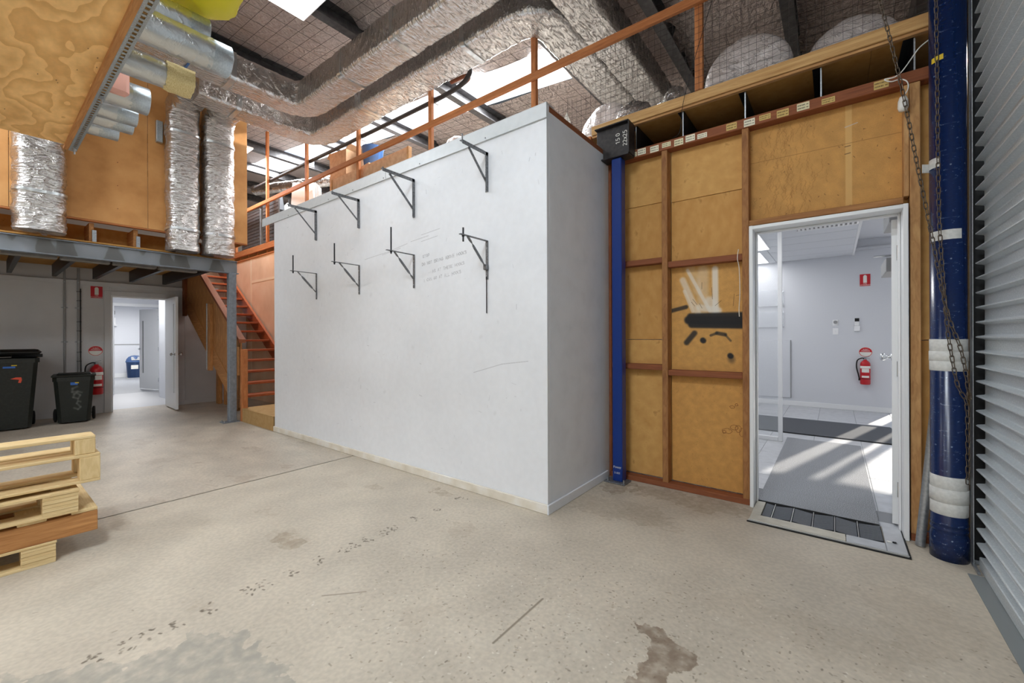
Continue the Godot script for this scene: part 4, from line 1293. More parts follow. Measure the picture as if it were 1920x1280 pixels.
func extinguisher(label: String, at: Vector3, turn: float, r: float, h: float) -> void:
	var t := thing("fire_extinguisher", label, "extinguisher", at, turn)
	var mb := MB.new()
	mb.lathe([Vector2(0.001, 0), Vector2(r * 0.9, 0), Vector2(r, 0.012), Vector2(r, h * 0.72), Vector2(r * 0.93, h * 0.78), Vector2(r * 0.66, h * 0.84), Vector2(r * 0.34, h * 0.87), Vector2(r * 0.3, h * 0.9), Vector2(0.001, h * 0.9)], Transform3D(), 24)
	put(t, "cylinder", mb, M.red)
	mb = MB.new()
	mb.lathe([Vector2(r * 1.004, h * 0.58), Vector2(r * 1.012, h * 0.582), Vector2(r * 1.012, h * 0.668), Vector2(r * 1.004, h * 0.67)], Transform3D(), 24)
	put(t, "white_band", mb, M.paper)
	mb = MB.new()
	mb.lathe([Vector2(r * 1.004, h * 0.20), Vector2(r * 1.02, h * 0.202), Vector2(r * 1.02, h * 0.218), Vector2(r * 1.004, h * 0.22)], Transform3D(), 24)
	put(t, "strap", mb, M.black)
	var lab := MB.new()
	var low := MB.new()
	for k in 6:
		var a0 := PI / 2 - 0.75 + 1.5 * k / 6
		var a1 := PI / 2 - 0.75 + 1.5 * (k + 1) / 6
		var rr := r * 1.015
		var A := Vector3(-cos(a0) * rr, 0, sin(a0) * rr)
		var B := Vector3(-cos(a1) * rr, 0, sin(a1) * rr)
		lab.quad(A + Vector3(0, h * 0.44, 0), B + Vector3(0, h * 0.44, 0), B + Vector3(0, h * 0.57, 0), A + Vector3(0, h * 0.57, 0))
		low.quad(A + Vector3(0, h * 0.25, 0), B + Vector3(0, h * 0.25, 0), B + Vector3(0, h * 0.32, 0), A + Vector3(0, h * 0.32, 0))
	put(t, "paper_label", lab, M.paper)
	put(t, "paper_label", low, M.paper)
	mb = MB.new()
	mb.cyl(Vector3(0, h * 0.9, 0), Vector3(0, h * 0.96, 0), r * 0.24, -1.0, 12)
	mb.box(Vector3(0.02, h * 0.99, 0), Vector3(0.075, 0.012, 0.018), Basis(Vector3.BACK, 0.35))
	mb.box(Vector3(0.024, h * 0.95, 0), Vector3(0.08, 0.01, 0.018), Basis(Vector3.BACK, -0.3))
	put(t, "valve", mb, M.zinc)
	pipe(t, "hose", spline([Vector3(-0.01, h * 0.94, 0.0), Vector3(-r * 0.7, h * 0.95, 0.01), Vector3(-r * 1.5, h * 0.86, 0.01), Vector3(-r * 1.65, h * 0.62, 0.01), Vector3(-r * 1.35, h * 0.38, 0.01), Vector3(-r * 1.14, h * 0.22, 0.01)], 5), 0.0095, M.black, 8)
	rod(t, "nozzle", Vector3(-r * 1.14, h * 0.22, 0.01), Vector3(-r * 1.1, h * 0.14, 0.01), 0.011, M.black, 10, 0.015)
	bc(t, "wall_hook", Vector3(-0.02, h * 0.8, -r - 0.001), Vector3(0.02, h * 0.93, -r * 0.25), M.zinc, 0.001)

# ---------------------------------------------------------------- stairs
func stairs() -> void:
	var t := thing("staircase", "open timber staircase with red-brown treads and a solid boarded balustrade", "stairs", Vector3(-7.31, 0, -2.5))
	var rise := 0.174
	var run := 0.263
	var n := 17
	var sl := rise / run
	var line := func(x: float) -> float: return 0.374 - x * sl     # nosing height at local x (negative going up)
	# stringers
	for zs in [[-0.05, "stringer", M.oldpine_x], [-1.045, "stringer", M.merbau_x]]:
		var mb := MB.new()
		var x0 := 0.12
		var x1 := -run * (n - 0.6)
		mb.prism([Vector2(x0, line.call(x0) + 0.03), Vector2(x0, maxf(line.call(x0) - 0.29, 0.201)), Vector2(0.02, 0.201), Vector2(-0.05, line.call(-0.05) - 0.27), Vector2(x1, line.call(x1) - 0.27), Vector2(x1, line.call(x1) + 0.03)], 0.045, Transform3D(Basis(), Vector3(0, 0, zs[0])))
		put(t, zs[1], mb, zs[2])
	for k in n:
		bc(t, "tread", Vector3(-run * k - 0.25, 0.374 + rise * k - 0.036, -0.999), Vector3(-run * k + 0.012, 0.374 + rise * k, -0.051), M.merbau_z, 0.004)
	# boarded balustrade, sloping handrail, posts
	var x1 := -3.6
	var pn := [[0.10, -1.16], [-1.164, -2.52], [-2.524, x1]]
	for q in pn:
		var mb := MB.new()
		mb.prism([Vector2(q[0], line.call(q[0]) + 0.02), Vector2(q[0], line.call(q[0]) + 0.90), Vector2(q[1], line.call(q[1]) + 0.90), Vector2(q[1], line.call(q[1]) + 0.02)], 0.016, Transform3D(Basis(), Vector3(0, 0, -0.03)))
		put(t, "balustrade_board", mb, M.oldpine_y)
	var hr := MB.new()
	hr.prism([Vector2(0.16, line.call(0.16) + 0.93), Vector2(0.16, line.call(0.16) + 0.985), Vector2(x1, line.call(x1) + 0.985), Vector2(x1, line.call(x1) + 0.93)], 0.09, Transform3D(Basis(), Vector3(0, 0, -0.06)))
	put(t, "handrail", hr, M.plate_x)
	bc(t, "newel_post", Vector3(0.10, 0, -0.085), Vector3(0.175, 1.10, -0.003), M.rail_y, 0.004)
	bc(t, "newel_post", Vector3(0.025, 0.7, 0.0), Vector3(0.098, 1.14, 0.04), M.pine_y, 0.004)
	bc(t, "post", Vector3(-1.22, 0.72, -0.012), Vector3(-1.09, 1.86, 0.035), M.oldpine_y, 0.004)
	bc(t, "post", Vector3(-2.62, 1.7, -0.012), Vector3(-2.48, 2.8, 0.035), M.plate_y, 0.004)
	rod(t, "pipe_rail", Vector3(-1.25, 0.74, 0.03), Vector3(-1.25, 1.87, 0.03), 0.012, M.zinc, 10)
	# low landing box at the foot
	bc(t, "landing_front", Vector3(0.18, 0, -0.022), Vector3(1.245, 0.185, -0.004), M.deckgrey, 0.002)
	bc(t, "landing_top", Vector3(0.10, 0.186, -1.05), Vector3(1.245, 0.2, -0.004), M.deckgrey, 0.002)
	bc(t, "landing_frame", Vector3(0.2, 0, -1.0), Vector3(0.24, 0.185, -0.03), M.oldpine_z, 0.002)
	bc(t, "landing_frame", Vector3(1.2, 0, -1.0), Vector3(1.24, 0.185, -0.03), M.oldpine_z, 0.002)
	for q in [[-2.24, -0.47], [-2.0, -0.52]]:
		bc(t, "support_post", Vector3(q[0], 0, q[1]), Vector3(q[0] + 0.12, line.call(q[0] + 0.12) - 0.04, q[1] + 0.07), M.oldpine_y, 0.004)

# ---------------------------------------------------------------- roller door, blue pipe, chains, leaning pipe
func roller_corner() -> void:
	var kb := struct("trim_1", "grey painted strip of floor along the foot of the roller door")
	bc(kb, "strip", Vector3(0.556, 0.0, -3.24), Vector3(0.70, 0.005, 3.6), M.kerb, 0.001)
	var t := thing("roller_door", "galvanised corrugated roller door closing the wall beside the blue pipe", "door", Vector3(0, 0, 0))
	var pr := [Vector2(0.640, 0), Vector2(0.640, 0.050), Vector2(0.637, 0.055), Vector2(0.612, 0.061), Vector2(0.606, 0.064), Vector2(0.606, 0.069), Vector2(0.612, 0.072), Vector2(0.637, 0.076), Vector2(0.640, 0.08)]
	var poly := pr.duplicate()
	var back := pr.duplicate()
	back.reverse()
	for q in back: poly.append(q + Vector2(0.003, 0))
	var mb := MB.new()
	mb.prism(poly, 6.88)
	var slat := mb.done()
	for i in 48:
		inst(t, "slat", slat, M.slat, Vector3(0, 0.075 + i * 0.08, -3.335))
	bc(t, "bottom_rail", Vector3(0.615, 0.008, -3.33), Vector3(0.65, 0.074, 3.54), M.slat, 0.004)
	var g := MB.new()
	g.box(Vector3(0.635, 2.0, -3.398), Vector3(0.075, 3.99, 0.004))
	g.box(Vector3(0.5985, 2.0, -3.372), Vector3(0.003, 3.99, 0.05))
	g.box(Vector3(0.671, 2.0, -3.36), Vector3(0.003, 3.99, 0.075))
	g.box(Vector3(0.600, 0.012, -3.31), Vector3(0.012, 0.014, 0.12))
	g.box(Vector3(0.632, 2.0, -3.482), Vector3(0.07, 3.99, 0.156))
	put(t, "guide_rail", g, M.zinc)
	bc(t, "dark_gap_strip", Vector3(0.6, 0.03, -3.3955), Vector3(0.668, 3.98, -3.388), M.black, 0.001)  # black strip added so the gap in the guide looks shaded
	bc(t, "dark_gap_strip", Vector3(0.648, 0.03, -3.387), Vector3(0.668, 3.98, -3.25), M.black, 0.001)
	# blue pipe
	var p := thing("blue_pipe", "tall scratched dark blue round pipe wrapped with white tape near the roller door", "pipe", Vector3(0.515, 0, -3.42))
	mb = MB.new()
	mb.lathe([Vector2(0.001, 0), Vector2(0.0812, 0), Vector2(0.0812, 0.10), Vector2(0.0806, 0.13), Vector2(0.0765, 0.15), Vector2(0.0765, 0.165), Vector2(0.079, 0.168), Vector2(0.079, 0.174), Vector2(0.0765, 0.178), Vector2(0.0765, 0.195), Vector2(0.079, 0.198), Vector2(0.079, 0.204), Vector2(0.0765, 0.208), Vector2(0.0765, 4.55), Vector2(0.001, 4.551)], Transform3D(), 40)
	put(p, "pipe_body", mb, M.blue)
	for q in [[1.18, 1.25, 0.0785], [1.125, 1.182, 0.0805], [1.07, 1.128, 0.0787], [0.40, 0.475, 0.0787], [0.325, 0.405, 0.0808], [0.255, 0.33, 0.0787]]:
		mb = MB.new()
		mb.lathe([Vector2(0.0767, q[0]), Vector2(q[2], q[0] + 0.002), Vector2(q[2], q[1] - 0.002), Vector2(0.0767, q[1])], Transform3D(), 40)
		put(p, "tape_band", mb, M.tape)
	var patch := func(y0: float, y1: float, a0: float, a1: float, m: Material, called: String) -> void:
		var b := MB.new()
		b.smooth(true)
		for k in 8:
			var u := lerpf(a0, a1, k / 8.0)
			var v := lerpf(a0, a1, (k + 1) / 8.0)
			b.quad(Vector3(sin(u) * 0.0775, y0, cos(u) * 0.0775), Vector3(sin(v) * 0.0775, y0, cos(v) * 0.0775), Vector3(sin(v) * 0.0775, y1, cos(v) * 0.0775), Vector3(sin(u) * 0.0775, y1, cos(u) * 0.0775))
		put(p, called, b, m)
	patch.call(1.81, 1.865, -1.3, 0.6, M.tape, "tape_patch")
	patch.call(2.23, 2.285, -1.6, -0.55, M.tape, "tape_patch")
	patch.call(2.83, 2.86, -1.1, -0.35, M.stickyellow, "yellow_label")
	bx(p, "tape_tail", Vector3(-0.085, 2.245, 0.005), Vector3(0.055, 0.05, 0.003), M.tape, 0.001, Basis(Vector3.UP, 0.6))
	# leaning conduit
	var lp := thing("leaning_pipe", "short grey metal pipe leaning in the corner behind the blue pipe", "pipe", Vector3(0.405, 0, -3.50))
	rod(lp, "pipe_body", Vector3(0, 0.004, 0), Vector3(0.075, 0.92, -0.02), 0.023, M.zinc, 16)
	# hand chains
	var link := []
	for k in 12:
		var a := TAU * k / 12
		link.append(Vector3(cos(a) * 0.0085, sin(a) * 0.0085 + (0.012 if sin(a) >= 0 else -0.012), 0))
	mb = MB.new()
	mb.tube(link, 0.0026, 6, true)
	var lm := mb.done()
	var runs := [["steel hand chain slanting from upper left down across the blue pipe", [Vector3(0.17, 3.5, -3.25), Vector3(0.215, 3.233, -3.25), Vector3(0.30, 2.732, -3.25), Vector3(0.37, 2.227, -3.25), Vector3(0.422, 1.858, -3.25), Vector3(0.483, 1.412, -3.25), Vector3(0.539, 1.181, -3.25), Vector3(0.568, 0.94, -3.255)]],
		["steel hand chain hanging almost straight down in front of the blue pipe", [Vector3(0.45, 3.4, -3.285), Vector3(0.454, 2.837, -3.285), Vector3(0.458, 2.155, -3.285), Vector3(0.464, 1.828, -3.285), Vector3(0.488, 1.355, -3.285), Vector3(0.508, 1.15, -3.285), Vector3(0.531, 0.991, -3.285), Vector3(0.561, 0.915, -3.285), Vector3(0.566, 0.778, -3.285), Vector3(0.566, 0.476, -3.285)]]]
	for r in runs:
		var c := thing("hand_chain", r[0], "chain", Vector3.ZERO, 0.0, "roller door chains")
		var pts := resample(spline(r[1], 10), 0.0335)
		for i in pts.size() - 1:
			var a: Vector3 = pts[i]; var b: Vector3 = pts[i + 1]
			var y := (a - b).normalized()
			var x := y.cross(Vector3.BACK).normalized()
			var bs := Basis(x, y, x.cross(y))
			bs = bs * Basis(Vector3.UP, 0.4 if i % 2 else 0.4 + PI / 2)
			inst(c, "link", lm, M.chain, (a + b) / 2, bs)
	# white sensor hanging on its cable by the corner stud
	var s := thing("white_sensor", "small white round sensor hanging on a white cable by the corner stud", "sensor", Vector3(0.338, 2.70, -3.52))
	mb = MB.new()
	mb.lathe([Vector2(0.001, -0.045), Vector2(0.02, -0.04), Vector2(0.026, -0.02), Vector2(0.024, 0.02), Vector2(0.016, 0.045), Vector2(0.001, 0.05)], Transform3D(), 16)
	put(s, "body", mb, M.cable)
	pipe(s, "cable", spline([Vector3(0, 0.045, 0), Vector3(0.022, 0.085, 0), Vector3(0.02, 0.13, 0), Vector3(-0.01, 0.158, 0), Vector3(-0.055, 0.16, 0), Vector3(-0.085, 0.185, 0), Vector3(-0.04, 0.18, 0.005), Vector3(-0.005, 0.20, 0.01), Vector3(0.04, 0.265, 0.01), Vector3(0.075, 0.315, 0.01), Vector3(0.134, 0.354, 0.01)], 6), 0.0035, M.cable, 6)
	var wr := thing("hanging_wire", "thin dark wire hanging from the railing over the timber plank edge", "wire")
	pipe(wr, "strand", spline([Vector3(-0.73, 3.92, -3.512), Vector3(-0.80, 3.70, -3.51), Vector3(-0.88, 3.45, -3.51), Vector3(-0.97, 3.16, -3.535), Vector3(-1.0, 2.95, -3.552), Vector3(-1.06, 2.915, -3.55)], 6), 0.0022, M.black, 6)
	var rp := thing("pale_cord", "thin pale cord hanging down the stud left of the office door", "cord")
	pipe(rp, "strand", spline([Vector3(-0.575, 1.93, -3.552), Vector3(-0.582, 1.86, -3.55), Vector3(-0.57, 1.78, -3.548), Vector3(-0.566, 1.6, -3.548), Vector3(-0.572, 1.48, -3.548), Vector3(-0.57, 1.42, -3.548)], 5), 0.003, M.rope, 6)

# ---------------------------------------------------------------- office seen through the open door
func office() -> void:
	var f := struct("floor_office", "grey floor tiles of the office beyond the door")
	bc(f, "screed", Vector3(-1.95, -0.2, -9.6), Vector3(3.2, -0.004, -3.701), M.grout, 0.0)
	var tm := boxmesh(Vector3(0.446, 0.012, 0.436), 0.002)
	for i in 9:
		for j in 13:
			var x := 0.245 - 0.225 + (i - 4) * 0.45
			var z := -4.02 + 0.22 - j * 0.44
			if z > -3.70 - 0.1: continue
			inst(f, "tile", tm, M.tile, Vector3(x, -0.006, z - 0.0))
	bc(f, "tile", Vector3(-1.55, -0.012, -3.796), Vector3(2.5, 0.0, -3.702), M.tile, 0.002)
	bc(f, "tile", Vector3(2.06, -0.012, -9.3), Vector3(3.0, 0.0, -3.8), M.tile, 0.002)
	var w := struct("wall_office", "plain white back wall of the office with a recessed ceiling edge")
	bc(w, "face", Vector3(-2.05, 0, -9.3), Vector3(0.74, 2.96, -9.2), M.office, 0.0)
	bc(w, "face", Vector3(0.70, 0, -9.9), Vector3(0.76, 2.96, -9.3), M.office, 0.0)
	w = struct("wall_office_left", "plain white left wall of the office")
	bc(w, "face", Vector3(-2.05, 0, -9.2), Vector3(-1.95, 2.96, -3.75), M.office, 0.0)
	w = struct("wall_office_right", "plain white right wall of the office")
	bc(w, "face", Vector3(3.0, 0, -9.95), Vector3(3.15, 2.96, -3.67), M.office, 0.0)
	var b := struct("baseboard_office", "white skirting along the office back wall")
	bc(b, "skirting", Vector3(-1.94, 0, -9.199), Vector3(0.74, 0.085, -9.183), M.white_gloss, 0.003)
	# glazed shop front on the street side, beyond the end of the back wall
	var sf := struct("window_4", "glazed office front with white mullions facing the street")
	bc(sf, "sill", Vector3(0.76, 0, -9.95), Vector3(3.0, 0.10, -9.86), M.white, 0.003)
	bc(sf, "head", Vector3(0.76, 2.55, -9.95), Vector3(3.0, 2.96, -9.86), M.white, 0.003)
	for x in [0.78, 1.14, 1.42, 2.1, 2.9]:
		bc(sf, "mullion", Vector3(x - 0.04, 0.10, -9.94), Vector3(x + (0.16 if x == 1.14 else 0.06), 2.55, -9.87), M.white, 0.003)
	bc(sf, "transom", Vector3(0.84, 0.98, -9.935), Vector3(2.9, 1.08, -9.875), M.white, 0.003)
	bc(sf, "pane", Vector3(0.77, 0.10, -9.912), Vector3(2.99, 2.55, -9.906), M.glass, 0.0)
	var gr := struct("ground_outside", "pale paving outside the office front")
	bc(gr, "paving", Vector3(-2.0, -0.3, -30.0), Vector3(14.0, -0.15, -9.96), M.concrete, 0.0)
	# ceiling: planked tiles on the left, a raised white bulkhead on the right
	var c := struct("ceiling_office", "white office ceiling of long tiles with a louvred vent and a raised bulkhead")
	for j in 10:
		var z0 := -9.2 + j * 0.55
		bc(c, "ceiling_tile", Vector3(-1.95, 2.652, z0), Vector3(-0.865, 2.668, z0 + 0.536), M.ceiltile, 0.002)
		bc(c, "ceiling_tile", Vector3(-0.855, 2.652, z0), Vector3(0.24, 2.668, z0 + 0.536), M.ceiltile, 0.002)
	bc(c, "backing", Vector3(-1.95, 2.69, -9.2), Vector3(0.25, 2.71, -3.75), M.grout, 0.0)
	bc(c, "edge_angle", Vector3(0.24, 2.645, -9.2), Vector3(0.268, 2.90, -3.75), M.white, 0.002)
	bc(c, "raised_ceiling", Vector3(0.25, 2.90, -9.95), Vector3(3.0, 2.96, -3.75), M.office, 0.0)
	bc(c, "cornice", Vector3(0.27, 2.72, -9.198), Vector3(0.74, 2.76, -9.16), M.office, 0.002)
	var v := thing("ceiling_vent", "white louvred air vent set in the office ceiling", "vent", Vector3(-0.07, 2.65, -6.50))
	bc(v, "frame", Vector3(-0.32, -0.012, -0.14), Vector3(0.31, -0.002, -0.10), M.white)
	bc(v, "frame", Vector3(-0.32, -0.012, 0.10), Vector3(0.31, -0.002, 0.14), M.white)
	bc(v, "core", Vector3(-0.31, -0.004, -0.10), Vector3(0.30, -0.001, 0.10), M.conduit, 0.0)
	for i in 14:
		bx(v, "blade", Vector3(-0.29 + i * 0.045, -0.014, 0), Vector3(0.028, 0.003, 0.2), M.white, 0.0, Basis(Vector3.BACK, 0.6))
	for q in [[-0.96, -7.1, "bright square ceiling light panel nearest the glass door"], [-1.12, -8.5, "bright ceiling light panel near the office back wall"], [-1.0, -4.9, "ceiling light panel just inside the office"], [1.5, -6.5, "ceiling light panel under the raised office ceiling"]]:
		var y := 2.651 if q[0] < 0.2 else 2.899
		var l := thing("ceiling_light", q[2], "light", Vector3(q[0], y, q[1]), 0.0, "office light panels")
		bc(l, "frame", Vector3(-0.16, -0.010, -0.60), Vector3(0.16, -0.001, 0.60), M.white, 0.002)
		bc(l, "diffuser", Vector3(-0.145, -0.014, -0.585), Vector3(0.145, -0.0105, 0.585), M.panel_glow, 0.0)
		area(l, "panel_light", Vector3(0, -0.02, 0), Vector2(0.28, 1.16), 8.0 if q[0] < 0.0 and q[1] < -6.0 else 16.0)
	# glass partition with a white frame
	var g := thing("glass_partition", "frameless glass partition edged with slim white rails inside the office", "partition", Vector3(-0.50, 0, -5.98))
	bc(g, "stile", Vector3(-0.045, 0.0, -0.02), Vector3(0.0, 2.64, 0.02), M.white_gloss)
	bc(g, "bottom_rail", Vector3(-1.44, 0.0, -0.02), Vector3(-0.046, 0.05, 0.02), M.white_gloss)
	bc(g, "top_rail", Vector3(-1.44, 2.59, -0.02), Vector3(-0.046, 2.64, 0.02), M.white_gloss)
	bc(g, "pane", Vector3(-1.44, 0.051, -0.004), Vector3(-0.046, 2.589, 0.004), M.glass, 0.0)
	# things on the back wall
	var zw := -9.2
	exit_sign("square red fire extinguisher sign high on the office back wall", Vector3(0.407, 2.21, zw + 0.002), 0.0, 0.137, 0.2)
	oval_sign("oval red and white sign above the extinguisher in the office", Vector3(0.41, 0.997, zw + 0.002), 0.0, 0.18)
	extinguisher("small red fire extinguisher hung on the office back wall", Vector3(0.402, 0.46, zw + 0.075), 0.0, 0.068, 0.46)
	var rm := thing("aircon_remote", "white remote control with a dark screen in its wall cradle", "remote", Vector3(0.30, 1.35, zw + 0.001))
	bc(rm, "cradle", Vector3(-0.04, 0, 0), Vector3(0.04, 0.09, 0.03), M.white, 0.006)
	bc(rm, "handset", Vector3(-0.032, 0.092, 0.001), Vector3(0.032, 0.225, 0.024), M.white, 0.006)
	bc(rm, "screen", Vector3(-0.03, 0.165, 0.0245), Vector3(0.03, 0.222, 0.027), M.black, 0.002)
	var dm := thing("wall_dial", "round white dial thermostat above the light switch", "thermostat", Vector3(0.011, 1.50, zw + 0.001))
	bc(dm, "plate", Vector3(-0.04, -0.05, 0), Vector3(0.04, 0.05, 0.01), M.white, 0.004)
	rod(dm, "dial", Vector3(0, 0.01, 0.0105), Vector3(0, 0.01, 0.034), 0.028, M.conduit, 16)
	var sw := thing("light_switch", "plain white light switch under the dial thermostat", "switch", Vector3(0.011, 1.35, zw + 0.001))
	bc(sw, "plate", Vector3(-0.04, -0.055, 0), Vector3(0.04, 0.055, 0.009), M.white, 0.003)
	bc(sw, "rocker", Vector3(-0.01, -0.015, 0.0095), Vector3(0.01, 0.015, 0.013), M.white_gloss, 0.002)
	for q in [[1.834, 2.13, "clear acrylic sign holder, upper of two on the office wall"], [1.44, 1.73, "clear acrylic sign holder, lower of two on the office wall"]]:
		var a := thing("sign_holder", q[2], "sign holder", Vector3(-0.98, q[0], zw + 0.001), 0.0, "acrylic holders")
		bc(a, "sheet", Vector3(-0.24, 0, 0.018), Vector3(0.24, q[1] - q[0], 0.024), M.acrylic, 0.0)
		bc(a, "ledge", Vector3(-0.24, -0.006, 0.018), Vector3(0.24, 0.0, 0.03), M.conduit, 0.0)
		for s in [[-0.22, 0.04], [0.22, 0.04], [-0.22, 0.26], [0.22, 0.26]]:
			rod(a, "standoff", Vector3(s[0], s[1], 0), Vector3(s[0], s[1], 0.03), 0.01, M.chrome, 10)
	var pn := thing("wall_panel", "low pale rectangular panel fixed to the office wall behind the glass", "panel", Vector3(-0.93, 0.14, zw + 0.001))
	bc(pn, "board", Vector3(-0.29, 0, 0), Vector3(0.285, 1.06, 0.02), M.office, 0.003)
	bc(pn, "edge_strip", Vector3(0.286, 0, 0), Vector3(0.296, 1.06, 0.026), M.conduit, 0.002)
	# pair of grey boxes high on the right beside the door leaf
	var cd := thing("overhead_track", "grey blind headboxes and rod high inside the office by the open door", "track", Vector3(0.40, 1.82, -5.0))
	bc(cd, "headbox", Vector3(-0.05, 0.0, -0.3), Vector3(0.12, 0.12, 0.2), M.conduit, 0.004)
	bc(cd, "headbox", Vector3(-0.03, 0.42, -0.3), Vector3(0.12, 0.56, 0.2), M.conduit, 0.004)
	rod(cd, "rod", Vector3(-0.12, 0.165, 0), Vector3(0.12, 0.165, 0), 0.008, M.chrome, 10)
	bc(cd, "bracket", Vector3(0.122, -0.05, -0.32), Vector3(0.14, 1.075, 0.22), M.white, 0.002)
	# mats
	var m1 := thing("runner_mat", "grey runner mat lying in the office doorway", "mat", Vector3(-0.12, 0.001, -4.95))
	var mb := MB.new()
	var nx := 10
	var nzz := 40
	var nz := FastNoiseLite.new()
	nz.seed = 81
	nz.frequency = 2.2
	var H := func(x: float, z: float) -> float: return 0.009 + 0.003 * nz.get_noise_2d(x, z) + (0.012 * smoothstep(1.18, 1.28, z) if z > 1.18 else 0.0)
	mb.smooth(true)
	for i in nx:
		for j in nzz:
			var X := func(a: int) -> float: return -0.352 + 0.704 * a / nx
			var Z := func(a: int) -> float: return -1.27 + 2.55 * a / nzz
			var Q := func(a: int, c2: int) -> Vector3: return Vector3(X.call(a), H.call(X.call(a), Z.call(c2)), Z.call(c2))
			mb.quad(Q.call(i, j + 1), Q.call(i + 1, j + 1), Q.call(i + 1, j), Q.call(i, j))
	mb.smooth(false)
	put(m1, "pile", mb, M.mat)
	bc(m1, "rubber_back", Vector3(-0.352, 0.0, -1.27), Vector3(0.352, 0.004, 1.27), M.rubber, 0.0)
	bc(m1, "rubber_edge", Vector3(-0.352, 0.004, 1.272), Vector3(0.352, 0.019, 1.287), M.rubber, 0.003)
	var m2 := thing("cross_mat", "dark grey mat lying crosswise along the office back wall", "mat", Vector3(-0.2, 0.001, -7.13))
	bc(m2, "pile", Vector3(-0.8, 0.004, -0.58), Vector3(0.80, 0.012, 0.58), M.matdark, 0.002)
	bc(m2, "rubber_back", Vector3(-0.81, 0, -0.6), Vector3(0.81, 0.0038, 0.6), M.rubber, 0.0)
	# threshold with its recessed ribbed mat tiles
	var th := thing("door_threshold", "stone and aluminium threshold slab with black ribbed mat tiles in front of the office door", "threshold", Vector3(0, 0, 0))
	bc(th, "stone_border", Vector3(-0.472, 0.001, -3.372), Vector3(0.05, 0.018, -3.268), M.stone, 0.002)
	bc(th, "stone_border", Vector3(0.053, 0.001, -3.372), Vector3(0.238, 0.018, -3.268), M.tile, 0.002)
	bc(th, "stone_border", Vector3(-0.472, 0.001, -3.66), Vector3(-0.415, 0.018, -3.374), M.stone, 0.002)
	bc(th, "stone_border", Vector3(0.240, 0.001, -3.66), Vector3(0.331, 0.018, -3.268), M.tile, 0.002)
	bc(th, "metal_edge", Vector3(-0.476, 0, -3.268), Vector3(0.335, 0.014, -3.258), M.alu, 0.002)
	bc(th, "metal_edge", Vector3(-0.482, 0, -3.255), Vector3(0.341, 0.008, -3.248), M.rubber, 0.001)
	bc(th, "metal_edge", Vector3(0.3325, 0, -3.66), Vector3(0.341, 0.012, -3.256), M.rubber, 0.001)
	var xs := [-0.413, -0.352, -0.238, -0.122, -0.004, 0.116, 0.238]
	for i in 6:
		var tl := MB.new()
		tl.box(Vector3((xs[i] + xs[i + 1]) / 2, 0.006, -3.517), Vector3(xs[i + 1] - xs[i] - 0.006, 0.01, 0.284))
		var tile := put(th, "mat_tile", tl, M.matblack)
		var rb := MB.new()
		var wd: float = xs[i + 1] - xs[i] - 0.012
		var cx: float = (xs[i] + xs[i + 1]) / 2
		var sgn := 1.0 if i % 2 else -1.0
		for k in 14:
			var zc := -3.635 + k * 0.0185
			rb.box(Vector3(cx, 0.0135, zc), Vector3(wd / cos(0.35) * 0.98, 0.006, 0.0055), Basis(Vector3.UP, 0.35 * sgn))
		put(tile, "ribs", rb, M.matrib)
		if i > 0:
			bc(th, "divider", Vector3(xs[i] - 0.002, 0.001, -3.66), Vector3(xs[i] + 0.002, 0.017, -3.374), M.alu, 0.0)
	var db := thing("door_wedge", "tiny black and white scrap lying on the threshold corner", "scrap", Vector3(0.27, 0.0185, -3.40))
	bx(db, "black_piece", Vector3(0.012, 0.004, 0), Vector3(0.02, 0.008, 0.012), M.black)
	bx(db, "white_piece", Vector3(-0.012, 0.003, 0.002), Vector3(0.024, 0.006, 0.012), M.paper)

